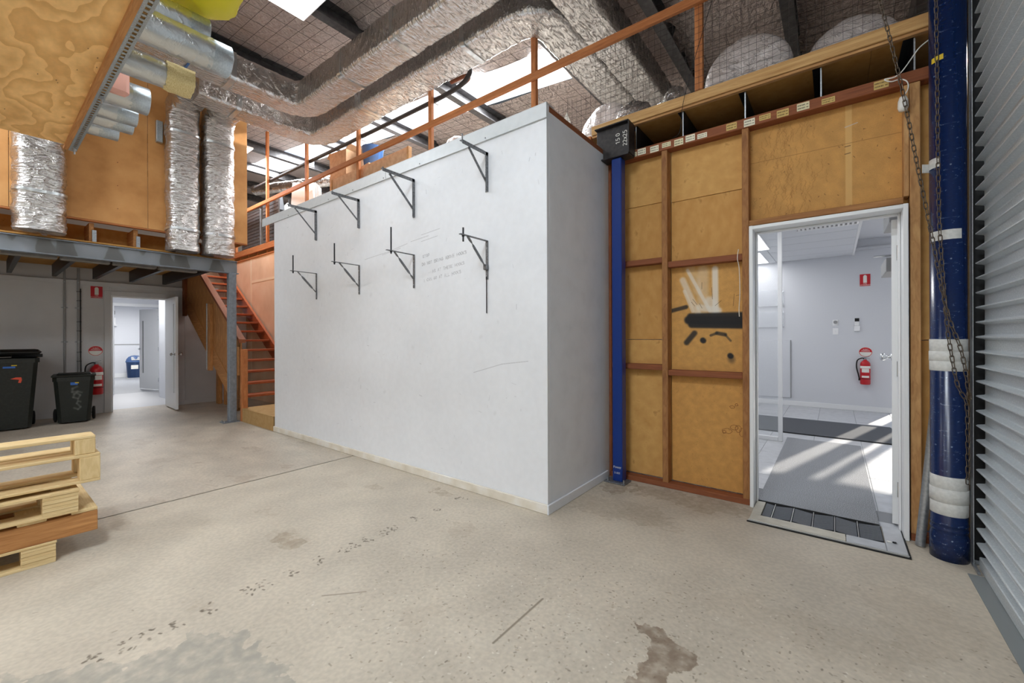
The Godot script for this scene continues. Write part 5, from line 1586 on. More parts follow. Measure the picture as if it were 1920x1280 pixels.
# ---------------------------------------------------------------- rooms seen through the far door
func corridor() -> void:
	var f := struct("floor_corridor", "pale grey floor of the rooms beyond the far door")
	bc(f, "near_floor", Vector3(-13.0, -0.2, -3.6), Vector3(-10.201, 0, 0.1), mat(rgb(196, 196, 198), 0.5), 0.0)
	bc(f, "far_floor", Vector3(-18.9, -0.2, -4.6), Vector3(-13.001, 0, 0.1), M.vinyl, 0.0)
	var w := struct("wall_corridor", "white walls of the rooms beyond the far door")
	bc(w, "face", Vector3(-13.0, 0, -1.30), Vector3(-10.04, 2.44, -1.20), M.office, 0.0)
	bc(w, "face", Vector3(-11.6, 0, -2.55), Vector3(-10.04, 2.40, -2.48), M.office, 0.0)
	bc(w, "face", Vector3(-11.65, 0, -3.0), Vector3(-11.6, 2.40, -2.48), M.office, 0.0)
	bc(w, "face", Vector3(-13.0, 0, -3.10), Vector3(-11.6, 2.40, -3.0), M.office, 0.0)
	bc(w, "face", Vector3(-13.1, 0, -1.97), Vector3(-13.0, 2.44, -1.2), M.office, 0.0)
	bc(w, "face", Vector3(-13.1, 2.02, -2.80), Vector3(-13.0, 2.44, -1.97), M.office, 0.0)
	bc(w, "face", Vector3(-13.1, 0, -3.1), Vector3(-13.0, 2.44, -2.80), M.office, 0.0)
	bc(w, "face", Vector3(-18.7, 0, -4.6), Vector3(-18.6, 2.44, 0.1), M.office, 0.0)
	bc(w, "face", Vector3(-18.6, 0, -4.6), Vector3(-13.1, 2.44, -4.5), M.office, 0.0)
	bc(w, "face", Vector3(-18.6, 0, -0.1), Vector3(-13.1, 2.44, 0.0), M.office, 0.0)
	bc(w, "dado_line", Vector3(-18.599, 1.06, -4.5), Vector3(-18.59, 1.09, 0.0), M.conduit, 0.0)
	bc(w, "skirting", Vector3(-18.599, 0, -4.5), Vector3(-18.58, 0.13, 0.0), M.white_gloss, 0.0)
	bc(w, "skirting", Vector3(-12.999, 0, -3.0), Vector3(-12.98, 0.10, -2.87), M.white_gloss, 0.0)
	var c := struct("ceiling_corridor", "white ceiling of the rooms beyond the far door")
	bc(c, "face", Vector3(-18.7, 2.40, -4.6), Vector3(-11.6, 2.45, 0.1), M.office, 0.0)
	bc(c, "face", Vector3(-11.6, 2.40, -2.48), Vector3(-10.05, 2.45, 0.1), M.office, 0.0)
	for q in [[-16.5, -2.75, "flat bright ceiling light in the far room beyond both doors", 42.0], [-11.4, -1.9, "ceiling light just beyond the far door", 8.0]]:
		var l := thing("ceiling_light", q[2], "light", Vector3(q[0], 2.399, q[1]), 0.0, "far room lights")
		bc(l, "frame", Vector3(-0.62, -0.012, -0.32), Vector3(0.62, -0.001, 0.32), M.white, 0.002)
		bc(l, "diffuser", Vector3(-0.6, -0.016, -0.3), Vector3(0.6, -0.0125, 0.3), M.panel_glow, 0.0)
		area(l, "panel_light", Vector3(0, -0.022, 0), Vector2(1.18, 0.58), q[3])
	var d := struct("door_3", "white inner door with a slim glass slot, standing ajar beyond the far door")
	for z in [[-1.97, -1.91], [-2.86, -2.80]]:
		bc(d, "architrave", Vector3(-12.999, 0, z[0]), Vector3(-12.98, 2.05, z[1]), M.white_gloss, 0.003)
	bc(d, "architrave", Vector3(-12.999, 2.02, -2.86), Vector3(-12.98, 2.09, -1.91), M.white_gloss, 0.003)
	var lf := MB.new()
	lf.box(Vector3(-0.30, 1.0, 0), Vector3(0.60, 1.96, 0.036))
	lf.box(Vector3(-0.72, 1.0, 0), Vector3(0.10, 1.96, 0.036))
	lf.box(Vector3(-0.635, 1.84, 0), Vector3(0.07, 0.28, 0.036))
	lf.box(Vector3(-0.635, 0.21, 0), Vector3(0.07, 0.38, 0.036))
	var leaf := put(d, "leaf", lf, M.white_gloss)
	leaf.transform = Transform3D(Basis(Vector3.UP, 0.28), Vector3(-13.06, 0.012, -2.785))
	bx(leaf, "glass_slot", Vector3(-0.635, 1.05, 0), Vector3(0.07, 1.3, 0.008), mat(rgb(130, 134, 136), 0.1), 0.0)
	rod(leaf, "knob", Vector3(-0.73, 1.0, -0.06), Vector3(-0.73, 1.0, 0.06), 0.022, M.chrome, 12)
	for y in [0.25, 1.0, 1.75]:
		bx(leaf, "hinge", Vector3(0.004, y, 0.02), Vector3(0.02, 0.1, 0.012), M.chrome, 0.002)
	# blue bin in the far room
	var b := thing("blue_waste_bin", "blue swing-top waste bin standing in the far room", "bin", Vector3(-18.2, 0, -3.25))
	b.scale = Vector3(0.74, 0.75, 0.74)
	var mb := MB.new()
	mb.lathe([Vector2(0.001, 0), Vector2(0.24, 0.0), Vector2(0.29, 0.66), Vector2(0.31, 0.665), Vector2(0.31, 0.71), Vector2(0.001, 0.712)], Transform3D(Basis().scaled(Vector3(0.8, 1, 1)), Vector3.ZERO), 20)
	put(b, "body", mb, M.bluebin)
	mb = MB.new()
	mb.lathe([Vector2(0.30, 0.712), Vector2(0.28, 0.80), Vector2(0.22, 0.89), Vector2(0.12, 0.945), Vector2(0.001, 0.96)], Transform3D(Basis().scaled(Vector3(0.8, 1, 1)), Vector3.ZERO), 20)
	put(b, "dome_lid", mb, M.bluebin)
	bx(b, "flap", Vector3(0.195, 0.83, 0.0), Vector3(0.012, 0.17, 0.3), M.binflap, 0.004, Basis(Vector3.BACK, 0.55))
	bx(b, "paper_label", Vector3(0.222, 0.46, 0.04), Vector3(0.004, 0.17, 0.24), M.paper, 0.0, Basis(Vector3.BACK, -0.06))
	var h := thing("paper_dispenser", "small white dispenser on the far room wall", "dispenser", Vector3(-18.59, 1.72, -2.74))
	bc(h, "body", Vector3(0, 0, -0.10), Vector3(0.10, 0.24, 0.10), M.white, 0.01)
	bc(h, "tray", Vector3(0, -0.03, -0.13), Vector3(0.13, -0.002, 0.10), M.white, 0.004)
	bc(h, "dark_plate", Vector3(0, 0.34, -0.1), Vector3(0.01, 0.46, 0.07), M.conduit, 0.002)

# ---------------------------------------------------------------- foil ducts
func ducts() -> void:
	var U := Vector3.UP
	var t := thing("foil_duct", "crumpled foil-wrapped duct nearest the stud wall, bending back over the mezzanine", "duct", Vector3.ZERO, 0.0, "foil-wrapped ducts")
	var yb := 4.35
	var path := rounded([Vector3(-6.50, yb + 0.17, -1.75), Vector3(-6.50, yb + 0.17, -3.34), Vector3(-2.25, yb + 0.17, -3.34), Vector3(-2.25, yb + 0.17, -6.0)], 0.30, 10)
	put(t, "duct_body", duct_mesh(path, U, 0.36, 0.34, 0.04, 0.011, 91), M.foil_x)
	for q in [[Vector3(-5.0, yb + 0.17, -3.34), 0], [Vector3(-5.07, yb + 0.17, -3.34), 0], [Vector3(-3.1, yb + 0.17, -3.34), 0], [Vector3(-6.5, yb + 0.17, -2.2), 1]]:
		var a: Vector3 = Vector3(0.03, 0, 0) if q[1] == 0 else Vector3(0, 0, 0.03)
		put(t, "tape_band", duct_mesh([q[0] - a, q[0] + a], U, 0.376, 0.356, 0.045, 0.008, 92, 0.03), M.flex)
	t = thing("foil_duct", "crumpled foil-wrapped duct nearest the camera, running under the purlins", "duct", Vector3.ZERO, 0.0, "foil-wrapped ducts")
	path = rounded([Vector3(-5.80, yb + 0.16, -0.9), Vector3(-5.80, yb + 0.16, -2.81), Vector3(-1.89, yb + 0.16, -2.81), Vector3(-1.89, yb + 0.16, -6.0)], 0.30, 10)
	put(t, "duct_body", duct_mesh(path, U, 0.34, 0.32, 0.04, 0.011, 93), M.foil_x)
	for q in [[Vector3(-4.6, yb + 0.16, -2.81), 0], [Vector3(-3.6, yb + 0.16, -2.81), 0], [Vector3(-5.8, yb + 0.16, -1.9), 1]]:
		var a: Vector3 = Vector3(0.03, 0, 0) if q[1] == 0 else Vector3(0, 0, 0.03)
		put(t, "tape_band", duct_mesh([q[0] - a, q[0] + a], U, 0.356, 0.336, 0.045, 0.008, 94, 0.03), M.flex)
	put(t, "blue_strap", duct_mesh([Vector3(-5.8, yb + 0.16, -1.49), Vector3(-5.8, yb + 0.16, -1.47)], U, 0.375, 0.355, 0.08, 0.0, 95, 0.02), M.blueplastic)
	# upright ducts on the plywood bulkhead
	for q in [[-1.778, 0.34, 4.46, 96, "upright foil duct on the plywood, the nearer one of the touching pair", -6.71], [-2.195, 0.36, 4.46, 97, "upright foil duct on the plywood, closer to the stairs of the touching pair", -6.71]]:
		t = thing("upright_foil_duct", q[4], "duct", Vector3.ZERO, 0.0, "upright foil ducts")
		path = rounded([Vector3(-7.13, 2.47, q[0]), Vector3(-7.13, q[2] + 0.06, q[0]), Vector3(q[5], q[2] + 0.06, q[0])], 0.22, 8)
		put(t, "duct_body", duct_mesh(path, Vector3.BACK, 0.30, q[1], 0.10, 0.018, q[3], 0.024), M.foil_y)
		put(t, "tape_band", duct_mesh([Vector3(-7.13, 4.05, q[0]), Vector3(-7.13, 4.08, q[0])], Vector3.BACK, 0.325, q[1] + 0.012, 0.10, 0.012, 98, 0.03), M.flex)
		put(t, "tape_band", duct_mesh([Vector3(-7.13, 2.74, q[0]), Vector3(-7.13, 2.77, q[0])], Vector3.BACK, 0.325, q[1] + 0.012, 0.10, 0.012, 98, 0.03), M.flex)
	t = thing("upright_foil_duct", "single upright foil duct standing apart above the bins", "duct", Vector3.ZERO, 0.0, "upright foil ducts")
	put(t, "duct_body", duct_mesh([Vector3(-7.13, 2.485, -0.465), Vector3(-7.13, 5.0, -0.465)], Vector3.BACK, 0.28, 0.385, 0.09, 0.022, 99, 0.024), M.foil_y)
	put(t, "tape_band", duct_mesh([Vector3(-7.13, 2.9, -0.465), Vector3(-7.13, 2.93, -0.465)], Vector3.BACK, 0.305, 0.41, 0.09, 0.012, 98, 0.03), M.flex)
	# black refrigerant pipes clipped under the nearer duct and along the railing
	var p := thing("pipe_bundle", "dark insulated pipes running beside the ducts above the railing", "pipe")
	pipe(p, "insulated_pipe", spline([Vector3(-9.6, 4.42, -3.63), Vector3(-6.5, 4.35, -3.63), Vector3(-5.0, 4.32, -3.63), Vector3(-3.75, 4.31, -3.63), Vector3(-3.45, 4.40, -3.63), Vector3(-3.48, 4.5, -3.63), Vector3(-3.8, 4.5, -3.63)], 8), 0.028, M.wire, 10)
	pipe(p, "insulated_pipe", spline([Vector3(-9.6, 4.47, -3.68), Vector3(-6.5, 4.40, -3.68), Vector3(-4.4, 4.36, -3.68), Vector3(-3.6, 4.37, -3.68), Vector3(-3.52, 4.45, -3.68), Vector3(-3.8, 4.47, -3.68)], 8), 0.022, M.plate_y, 10)
	t = thing("foil_duct", "slim foil duct far behind the railing under the skylight strip", "duct", Vector3.ZERO, 0.0, "foil-wrapped ducts")
	put(t, "duct_body", duct_mesh([Vector3(-11.5, 4.98, -4.35), Vector3(-6.4, 4.70, -5.7)], U, 0.22, 0.22, 0.10, 0.012, 101, 0.06), M.foil)
	for x in [-7.29, -5.69, -4.06]:
		bc(p, "clip", Vector3(x - 0.012, 4.28, -3.705), Vector3(x + 0.012, 4.45, -3.601), M.zinc, 0.002)

# ---------------------------------------------------------------- hanging plywood shelf with loose ducting
func shelf() -> void:
	var t := thing("hanging_shelf", "plywood shelf hung from the roof, edged with a slotted steel angle", "shelf", Vector3(-5.10, 2.90, -0.50))
	var mb := MB.new()
	mb.quv(Vector3(0, 0, -0.043), Vector3(2.7, 0, -0.043), Vector3(2.7, 0, 1.2), Vector3(0, 0, 1.2), 0, 0, 1, 1)
	mb.box(Vector3(1.35, 0.0105, 0.5785), Vector3(2.7, 0.019, 1.243))
	put(t, "plywood_sheet", mb, rotary_ply())
	# slotted angle: upright face with real slots
	var an := MB.new()
	var n := 62
	var pitch := 2.8 / n
	an.box(Vector3(1.35, -0.0235, -0.007), Vector3(2.8, 0.003, 0.016))
	an.box(Vector3(1.35, -0.0235, -0.040), Vector3(2.8, 0.003, 0.014))
	for i in n + 1:
		an.box(Vector3(-0.05 + i * pitch, -0.0235, -0.024), Vector3(pitch * 0.45, 0.003, 0.020))
	an.box(Vector3(1.35, 0.0, -0.0455), Vector3(2.8, 0.047, 0.003))
	put(t, "slotted_angle", an, M.galv)
	bc(t, "edge_batten", Vector3(-0.05, -0.0245, 0.0012), Vector3(2.7, -0.0008, 0.03), M.oldpine_x, 0.0)  # added to close off the angle so its slots stay dark
	for x in [0.02, 1.25, 2.65]:
		rod(t, "threaded_rod", Vector3(x, -0.07, -0.028), Vector3(x, roofy(-5.1 + x) - 2.9 - 0.03, -0.028), 0.006, M.zinc, 8)
		rod(t, "nut", Vector3(x, -0.036, -0.028), Vector3(x, -0.0255, -0.028), 0.012, M.zinc, 6)
	# loose lengths of flexible duct lying across the shelf
	var pieces := [[-3.17, 3.215, -0.92, 0.088, "foil-covered duct length stacked on top of the nearer pair", 0, 0.3], [-3.05, 3.022, -1.00, 0.098, "thick foil-covered duct length with a bare metal collar", 0, 0.3], [-3.50, 3.012, -0.88, 0.088, "foil duct length with yellow insulation fraying from its end", 1, 0.15],
		[-4.03, 3.022, -0.80, 0.098, "widest foil duct length of the far row on the shelf", 2, 0.25], [-4.33, 3.004, -0.79, 0.078, "second foil duct length of the far row on the shelf", 0, 0.2], [-4.52, 3.004, -0.80, 0.078, "third foil duct length of the far row on the shelf", 0, 0.2], [-4.76, 2.996, -0.75, 0.07, "foil duct length lying nearest the end of the shelf", 0, 0.2]]
	for q in pieces:
		var d := thing("flexible_duct", q[4], "duct", Vector3(q[0], q[1], q[2]), 0.0, "loose ducts on the shelf")
		var r: float = q[3]
		var body := MB.new()
		var nz := FastNoiseLite.new()
		nz.seed = int(-q[0] * 100)
		nz.frequency = 6.0
		body.smooth(true)
		var rings := []
		for i in 40:
			var z := 0.10 + i * 0.034
			var ring := []
			for k in 28:
				var a := TAU * k / 28
				var o := Vector3(cos(a), sin(a), 0)
				ring.append(Vector3(0, 0, z) + o * (r + nz.get_noise_3d(o.x, o.y, z) * 0.006 - 0.004))
			if i > 0:
				for k in 28:
					body.quad(rings[i - 1][k], rings[i - 1][(k + 1) % 28], ring[(k + 1) % 28], ring[k])
			rings.append(ring)
		put(d, "foil_sleeve", body, M.flex)
		if q[5] == 1:
			var f := MB.new()
			f.smooth(true)
			var prev := []
			for i in 6:
				var ring := []
				for k in 28:
					var a := TAU * k / 28
					ring.append(Vector3(cos(a), sin(a), 0) * (r * 1.02 + nz.get_noise_3d(cos(a) * 3, sin(a) * 3, i) * 0.012) + Vector3(0, 0, 0.105 - i * 0.03 + nz.get_noise_2d(k * 20, i) * 0.015))
				if i > 0:
					for k in 28:
						f.quad(prev[(k + 1) % 28], prev[k], ring[k], ring[(k + 1) % 28])
				prev = ring
			put(d, "frayed_insulation", f, M.batt)
		else:
			var c := MB.new()
			c.lathe([Vector2(r * 0.93, 0.0), Vector2(r * 0.96, 0.002), Vector2(r * 0.95, 0.12)], Transform3D(Basis(Vector3.RIGHT, PI / 2), Vector3.ZERO), 28)
			c.lathe([Vector2(r * 0.92, 0.12), Vector2(r * 0.9, 0.0)], Transform3D(Basis(Vector3.RIGHT, PI / 2), Vector3.ZERO), 28)
			put(d, "metal_collar", c, M.galv)
	var pk := thing("pink_batt", "offcut of pink insulation standing on the far end of the shelf", "insulation", Vector3(-3.83, 2.923, -0.56))
	bx(pk, "batt", Vector3(0, 0.11, 0), Vector3(0.07, 0.22, 0.2), M.pinkbatt, 0.02)
	var y := thing("yellow_bag", "bulging bright yellow plastic bag lying on top of the foil ducts", "bag", Vector3(-3.03, 3.45, -0.74))
	mb = MB.new()
	mb.smooth(true)
	var nz2 := FastNoiseLite.new()
	nz2.seed = 33
	nz2.frequency = 3.0
	var pt := func(u: float, v: float) -> Vector3:
		var a := u * TAU
		var b := (v - 0.5) * PI
		var sx := signf(cos(a)) * pow(absf(cos(a)), 0.5) * pow(cos(b), 0.4)
		var sz := signf(sin(a)) * pow(absf(sin(a)), 0.5) * pow(cos(b), 0.4)
		var p := Vector3(sx * 0.30, sin(b) * 0.11, sz * 0.33)
		return p + p.normalized() * nz2.get_noise_3dv(p) * 0.05
	for i in 40:
		for j in 16:
			var u0 := i / 40.0; var u1 := ((i + 1) % 40) / 40.0; var v0 := j / 16.0; var v1 := (j + 1) / 16.0
			mb.quad(pt.call(u1, v0), pt.call(u0, v0), pt.call(u0, v1), pt.call(u1, v1))
	put(y, "bag", mb, M.yellow)

# ---------------------------------------------------------------- things stored on the mezzanine
func wrapped_roll(label: String, at: Vector3, r: float, d: float, seed_: int, m: Material, turn := 0.0, group := "wrapped insulation rolls") -> void:
	var t := thing("insulation_roll", label, "roll", at, turn, group)
	var nz := FastNoiseLite.new()
	nz.seed = seed_
	nz.frequency = 3.5
	var mb := MB.new()
	mb.smooth(true)
	var n := 56
	var prof := [[0.02, -0.01], [0.2, 0.006], [0.5, 0.012], [0.8, 0.004], [0.93, -0.014], [1.0, -0.06]]
	var rings := []
	for i in prof.size():
		var ring := []
		for k in n:
			var a := TAU * k / n
			var rr: float = r * prof[i][0]
			var wr: float = 0.012 * sin(k * 7.0 + i) * float(prof[i][0]) + nz.get_noise_2d(cos(a) * 4.0, sin(a) * 4.0 + i) * 0.02
			ring.append(Vector3(cos(a) * rr, sin(a) * rr, d / 2 + prof[i][1] + wr * 0.5))
		rings.append(ring)
	for j in 8:
		var ring := []
		for k in n:
			var a := TAU * k / n
			var rr: float = r * (1.0 + nz.get_noise_3d(cos(a) * 2.0, sin(a) * 2.0, j * 0.4) * 0.04)
			ring.append(Vector3(cos(a) * rr, sin(a) * rr, d / 2 - 0.06 - (d - 0.12) * (j + 1) / 8.0))
		rings.append(ring)
	for i in rings.size() - 1:
		for k in n:
			var k2 := (k + 1) % n
			mb.quad(rings[i][k], rings[i + 1][k], rings[i + 1][k2], rings[i][k2])
	mb.smooth(false)
	for k in n:
		mb.tri(Vector3(0, 0, -d / 2 + 0.05), rings[-1][(k + 1) % n], rings[-1][k])
		mb.tri(Vector3(0, 0, d / 2 - 0.012), rings[0][k], rings[0][(k + 1) % n])
	put(t, "wrapping", mb, m)
	mb = MB.new()
	mb.lathe([Vector2(0.06, 0), Vector2(0.045, 0.03), Vector2(0.001, 0.05)], Transform3D(Basis(Vector3.RIGHT, PI / 2), Vector3(0.02, -0.03, d / 2 - 0.012)), 14)
	put(t, "twisted_end", mb, m)

func lump(parent: Node, called: String, at: Vector3, s: Vector3, seed_: int, m: Material) -> void:
	var nz := FastNoiseLite.new()
	nz.seed = seed_
	nz.frequency = 2.0
	nz.fractal_octaves = 3
	var mb := MB.new()
	mb.smooth(true)
	var P := func(i: int, j: int) -> Vector3:
		var a := TAU * (i % 24) / 24.0
		var b := PI * (j / 12.0 - 0.5)
		var p := Vector3(cos(a) * cos(b), sin(b), sin(a) * cos(b))
		p *= 1.0 + nz.get_noise_3dv(p) * 0.35
		p.y = maxf(p.y, -0.8)
		return p * s
	for i in 24:
		for j in 12:
			mb.quad(P.call(i + 1, j), P.call(i, j), P.call(i, j + 1), P.call(i + 1, j + 1))
	var o := put(parent, called, mb, m)
	o.position = at

func mezzanine_things() -> void:
	var y0 := 3.18
	wrapped_roll("shiny plastic-wrapped insulation roll right behind the corner of the white partition", Vector3(-1.98, y0 + 0.34, -4.5), 0.335, 0.5, 1, M.wrap, -0.25)
	wrapped_roll("big shiny plastic-wrapped roll behind the mesh above the stud wall", Vector3(-0.60, y0 + 0.345, -4.35), 0.34, 0.6, 2, M.wrap, 0.0)
	wrapped_roll("shiny plastic-wrapped roll furthest along the mezzanine toward the blue pipe", Vector3(0.10, y0 + 0.32, -4.55), 0.315, 0.6, 3, M.wrap, 0.1)
	wrapped_roll("white wrapped roll standing behind the third rail post", Vector3(-4.05, y0 + 0.40, -4.15), 0.40, 0.45, 4, M.bagplastic, -0.4)
	for q in [[Vector3(-1.50, y0 + 0.15, -3.90), Vector3(0.18, 0.18, 0.18), 5, "crumpled silver foil bundle behind the timber plank edge"], [Vector3(-1.16, y0 + 0.165, -4.02), Vector3(0.16, 0.2, 0.2), 6, "larger crumpled silver foil bundle next to the first bundle"]]:
		var t := thing("foil_bundle", q[3], "bundle", q[0], 0.0, "foil bundles on the mezzanine")
		lump(t, "crumpled_foil", Vector3.ZERO, q[1], q[2], M.foil)
		bx(t, "blue_tag", Vector3(q[1].x * 0.2, -0.05, q[1].z * 1.02), Vector3(0.10, 0.05, 0.004), M.blueplastic, 0.0)
	var pb := thing("meshed_board", "long brown board leaning behind the railing, covered by the wire mesh", "board", Vector3(-5.57, y0 + 0.001, -3.66))
	bc(pb, "sheet", Vector3(-0.98, 0, -0.02), Vector3(0.95, 0.70, 0.02), M.card, 0.003)
	bc(pb, "end_batten", Vector3(0.951, 0, -0.03), Vector3(0.99, 0.70, 0.03), M.pine_y, 0.003)
	bc(pb, "end_batten", Vector3(-1.02, 0, -0.03), Vector3(-0.981, 0.70, 0.03), M.pine_y, 0.003)
	for q in [[Vector3(-7.12, y0, -4.25), Vector3(0.5, 0.76, 0.45), "lower cardboard carton stacked behind the railing"], [Vector3(-7.12, y0 + 0.761, -4.25), Vector3(0.46, 0.70, 0.42), "upper open cardboard carton of the stack behind the railing"]]:
		var c := thing("cardboard_carton", q[2], "box", q[0], 0.12, "cartons on the mezzanine")
		bc(c, "carton", Vector3(-q[1].x / 2, 0, -q[1].z / 2), Vector3(q[1].x / 2, q[1].y, q[1].z / 2), M.card, 0.004)
		if q[0].y > 3.5:
			bx(c, "flap", Vector3(0.27, q[1].y + 0.03, 0), Vector3(0.14, 0.004, 0.42), M.card, 0.0, Basis(Vector3.BACK, 0.6))
			bx(c, "flap", Vector3(-0.27, q[1].y - 0.03, 0), Vector3(0.12, 0.004, 0.42), M.card, 0.0, Basis(Vector3.BACK, 0.9))
	var c2 := thing("cardboard_carton", "tall plain carton carrying the blue tub", "box", Vector3(-6.62, y0, -4.45), -0.1, "cartons on the mezzanine")
	bc(c2, "carton", Vector3(-0.22, 0, -0.2), Vector3(0.22, 1.15, 0.2), M.card, 0.004)
	var tb := thing("blue_tub", "translucent blue plastic tub standing on a tall carton", "tub", Vector3(-6.62, y0 + 1.151, -4.45))
	var mb := MB.new()
	mb.lathe([Vector2(0.001, 0), Vector2(0.15, 0), Vector2(0.19, 0.36), Vector2(0.2, 0.37), Vector2(0.18, 0.37), Vector2(0.145, 0.02), Vector2(0.001, 0.02)], Transform3D(), 20)
	put(tb, "tub_body", mb, M.blueplastic)
	var ws := thing("white_panel_stack", "leaning pile of white panels and folded sheets behind the railing", "panels", Vector3(-8.5, y0, -4.05))
	for i in 5:
		bx(ws, "panel", Vector3(-0.05 + i * 0.05, 0.62, -0.05 - i * 0.03), Vector3(0.62 - i * 0.04, 1.22 - i * 0.07, 0.02), M.bagplastic, 0.003, Basis(Vector3.BACK, -0.14 + i * 0.05) * Basis(Vector3.UP, 0.3))
	bx(ws, "panel", Vector3(0.62, 0.45, 0.05), Vector3(0.16, 0.95, 0.03), M.bagplastic, 0.003, Basis(Vector3.BACK, 0.22))
	for q in [[-10.0, 0.94, 0.80, "dark grey ribbed panel leaning on the railing beside the plywood bulkhead"], [-9.02, 0.72, 0.86, "dark brown panel leaning on the railing behind the end of the capping"]]:
		var dp := thing("dark_panel", q[3], "panel", Vector3(q[0], y0 + 0.001, -3.70), 0.0, "dark panels on the mezzanine")
		bx(dp, "sheet", Vector3(0, q[2] / 2 + 0.01, 0), Vector3(q[1], q[2], 0.03), M.purlin, 0.002)
		for k in 12:
			bx(dp, "rib", Vector3(0, 0.06 + k * q[2] / 12.0, 0.018), Vector3(q[1] - 0.02, 0.012, 0.006), M.purlin, 0.0)
	var ju := thing("wrapped_machine", "white and black machine with ducting beyond the railing at the left", "machine", Vector3(-10.4, y0, -4.6))
	lump(ju, "wrapping", Vector3(0, 0.74, 0), Vector3(0.5, 0.5, 0.38), 8, M.bagplastic)
	bx(ju, "black_panel", Vector3(0.35, 1.1, 0.32), Vector3(0.3, 0.35, 0.12), M.joist, 0.01, Basis(Vector3.BACK, 0.3))
	bx(ju, "stand", Vector3(0, 0.14, 0), Vector3(0.8, 0.28, 0.6), M.oldpine_x, 0.005)
	var sp := thing("paper_scrap", "small upright white paper scrap behind the partition top", "paper", Vector3(-2.24, y0 + 0.001, -3.86))
	mb = MB.new()
	mb.prism([Vector2(-0.06, 0), Vector2(0.06, 0), Vector2(0.045, 0.36), Vector2(0.0, 0.47), Vector2(-0.04, 0.40)], 0.004)
	put(sp, "sheet", mb, M.paper)

# ---------------------------------------------------------------- eight steel brackets on the partition
func brackets() -> void:
	var words := ["first", "second", "third", "fourth"]
	for row in 2:
		for i in 4:
			var x: float = [-4.905, -4.0, -3.10, -2.197][i]
			var y := 2.742 if row == 0 else 2.042
			if row == 0 and i == 0: y = 2.79
			var t := thing("wall_bracket", "%s grey steel bracket from the stairs side in the %s row on the white partition" % [words[i], "upper" if row == 0 else "lower"], "bracket", Vector3(x, y, -2.519), 0.0, "steel brackets on the white partition")
			var L: float = [[0.33, 0.31, 0.348, 0.29], [0.306, 0.31, 0.305, 0.307]][row][i]
			var hgt := 0.355 if row == 0 and (i == 0 or i == 2) else 0.31
			if row == 0:
				# angle iron
				var w := 0.03 if i in [0, 2, 3] else 0.02
				var a := MB.new()
				a.box(Vector3(0, -hgt / 2, 0.002), Vector3(w, hgt, 0.004))
				a.box(Vector3(w / 2 - 0.002, -hgt / 2, 0.016), Vector3(0.004, hgt, 0.026))
				put(t, "wall_leg", a, M.bracket)
				a = MB.new()
				a.box(Vector3(0, -0.002, L / 2 + 0.003), Vector3(w, 0.004, L))
				a.box(Vector3(w / 2 - 0.002, -0.016, L / 2 + 0.003), Vector3(0.004, 0.026, L))
				put(t, "arm", a, M.bracket)
				strut(t, Vector3(0.004, -0.026, L - 0.075), Vector3(0.004, -hgt + 0.075, 0.012), Vector2(0.02 if i > 1 else 0.014, 0.006), M.bracket)
				rod(t, "stub", Vector3(0, -0.004, L - 0.012), Vector3(0, [0.055, 0.012, 0.014, 0.05][i], L - 0.012), 0.005, M.bracket, 8)
			else:
				bc(t, "wall_leg", Vector3(-0.0125, -hgt, 0.0005), Vector3(0.0125, 0, 0.006), M.bracket, 0.001)
				bc(t, "arm", Vector3(-0.0125, -0.006, 0.006), Vector3(0.0125, 0, L), M.bracket, 0.001)
				twisted(t, Vector3(0, -0.008, L - 0.085), Vector3(0, -hgt + 0.085, 0.009))
				var zr: float = [L - 0.032, L - 0.03, L - 0.05, L - 0.035][i]
				var up: float = [0.175, 0.185, 0.205, 0.05][i]
				rod(t, "upright_rod", Vector3(0, -0.03 if i < 3 else -0.055, zr), Vector3(0, up, zr), 0.0065, M.joist, 10)
				rod(t, "nut", Vector3(0, -0.018, zr), Vector3(0, -0.0065, zr), 0.011, M.joist, 6)
				if i == 3:
					rod(t, "hanging_rod", Vector3(0.002, -0.58, 0.012), Vector3(0.002, -0.29, 0.012), 0.004, M.joist, 8)
					bc(t, "clamp", Vector3(-0.022, -0.235, 0.0065), Vector3(0.02, -0.19, 0.03), M.bracket, 0.006)
			for s in [-0.06, -hgt + 0.03]:
				rod(t, "screw", Vector3(0, s, 0.006), Vector3(0, s, 0.010), 0.006, M.zinc, 8)

func strut(t: Node3D, a: Vector3, b: Vector3, s: Vector2, m: Material) -> void:
	var d := (b - a).normalized()
	var side := Vector3.RIGHT
	bx(t, "brace", (a + b) / 2, Vector3(s.y, a.distance_to(b), s.x), m, 0.0, Basis(side, -d, side.cross(-d)))

func twisted(t: Node3D, a: Vector3, b: Vector3) -> void:
	var mb := MB.new()
	mb.smooth(true)
	var d := (b - a).normalized()
	var n := 18
	var last := []
	for i in n + 1:
		var u := float(i) / n
		var an := PI / 2 * (smoothstep(0.12, 0.32, u) - smoothstep(0.72, 0.9, u))
		var s := Vector3.RIGHT.rotated(d, an)
		var k := d.cross(s)
		var p := a.lerp(b, u)
		var r := [p + s * 0.011 + k * 0.0025, p - s * 0.011 + k * 0.0025, p - s * 0.011 - k * 0.0025, p + s * 0.011 - k * 0.0025]
		if i > 0:
			for j in 4:
				mb.quad(last[j], last[(j + 1) % 4], r[(j + 1) % 4], r[j])
		last = r
	put(t, "twisted_brace", mb, M.bracket)

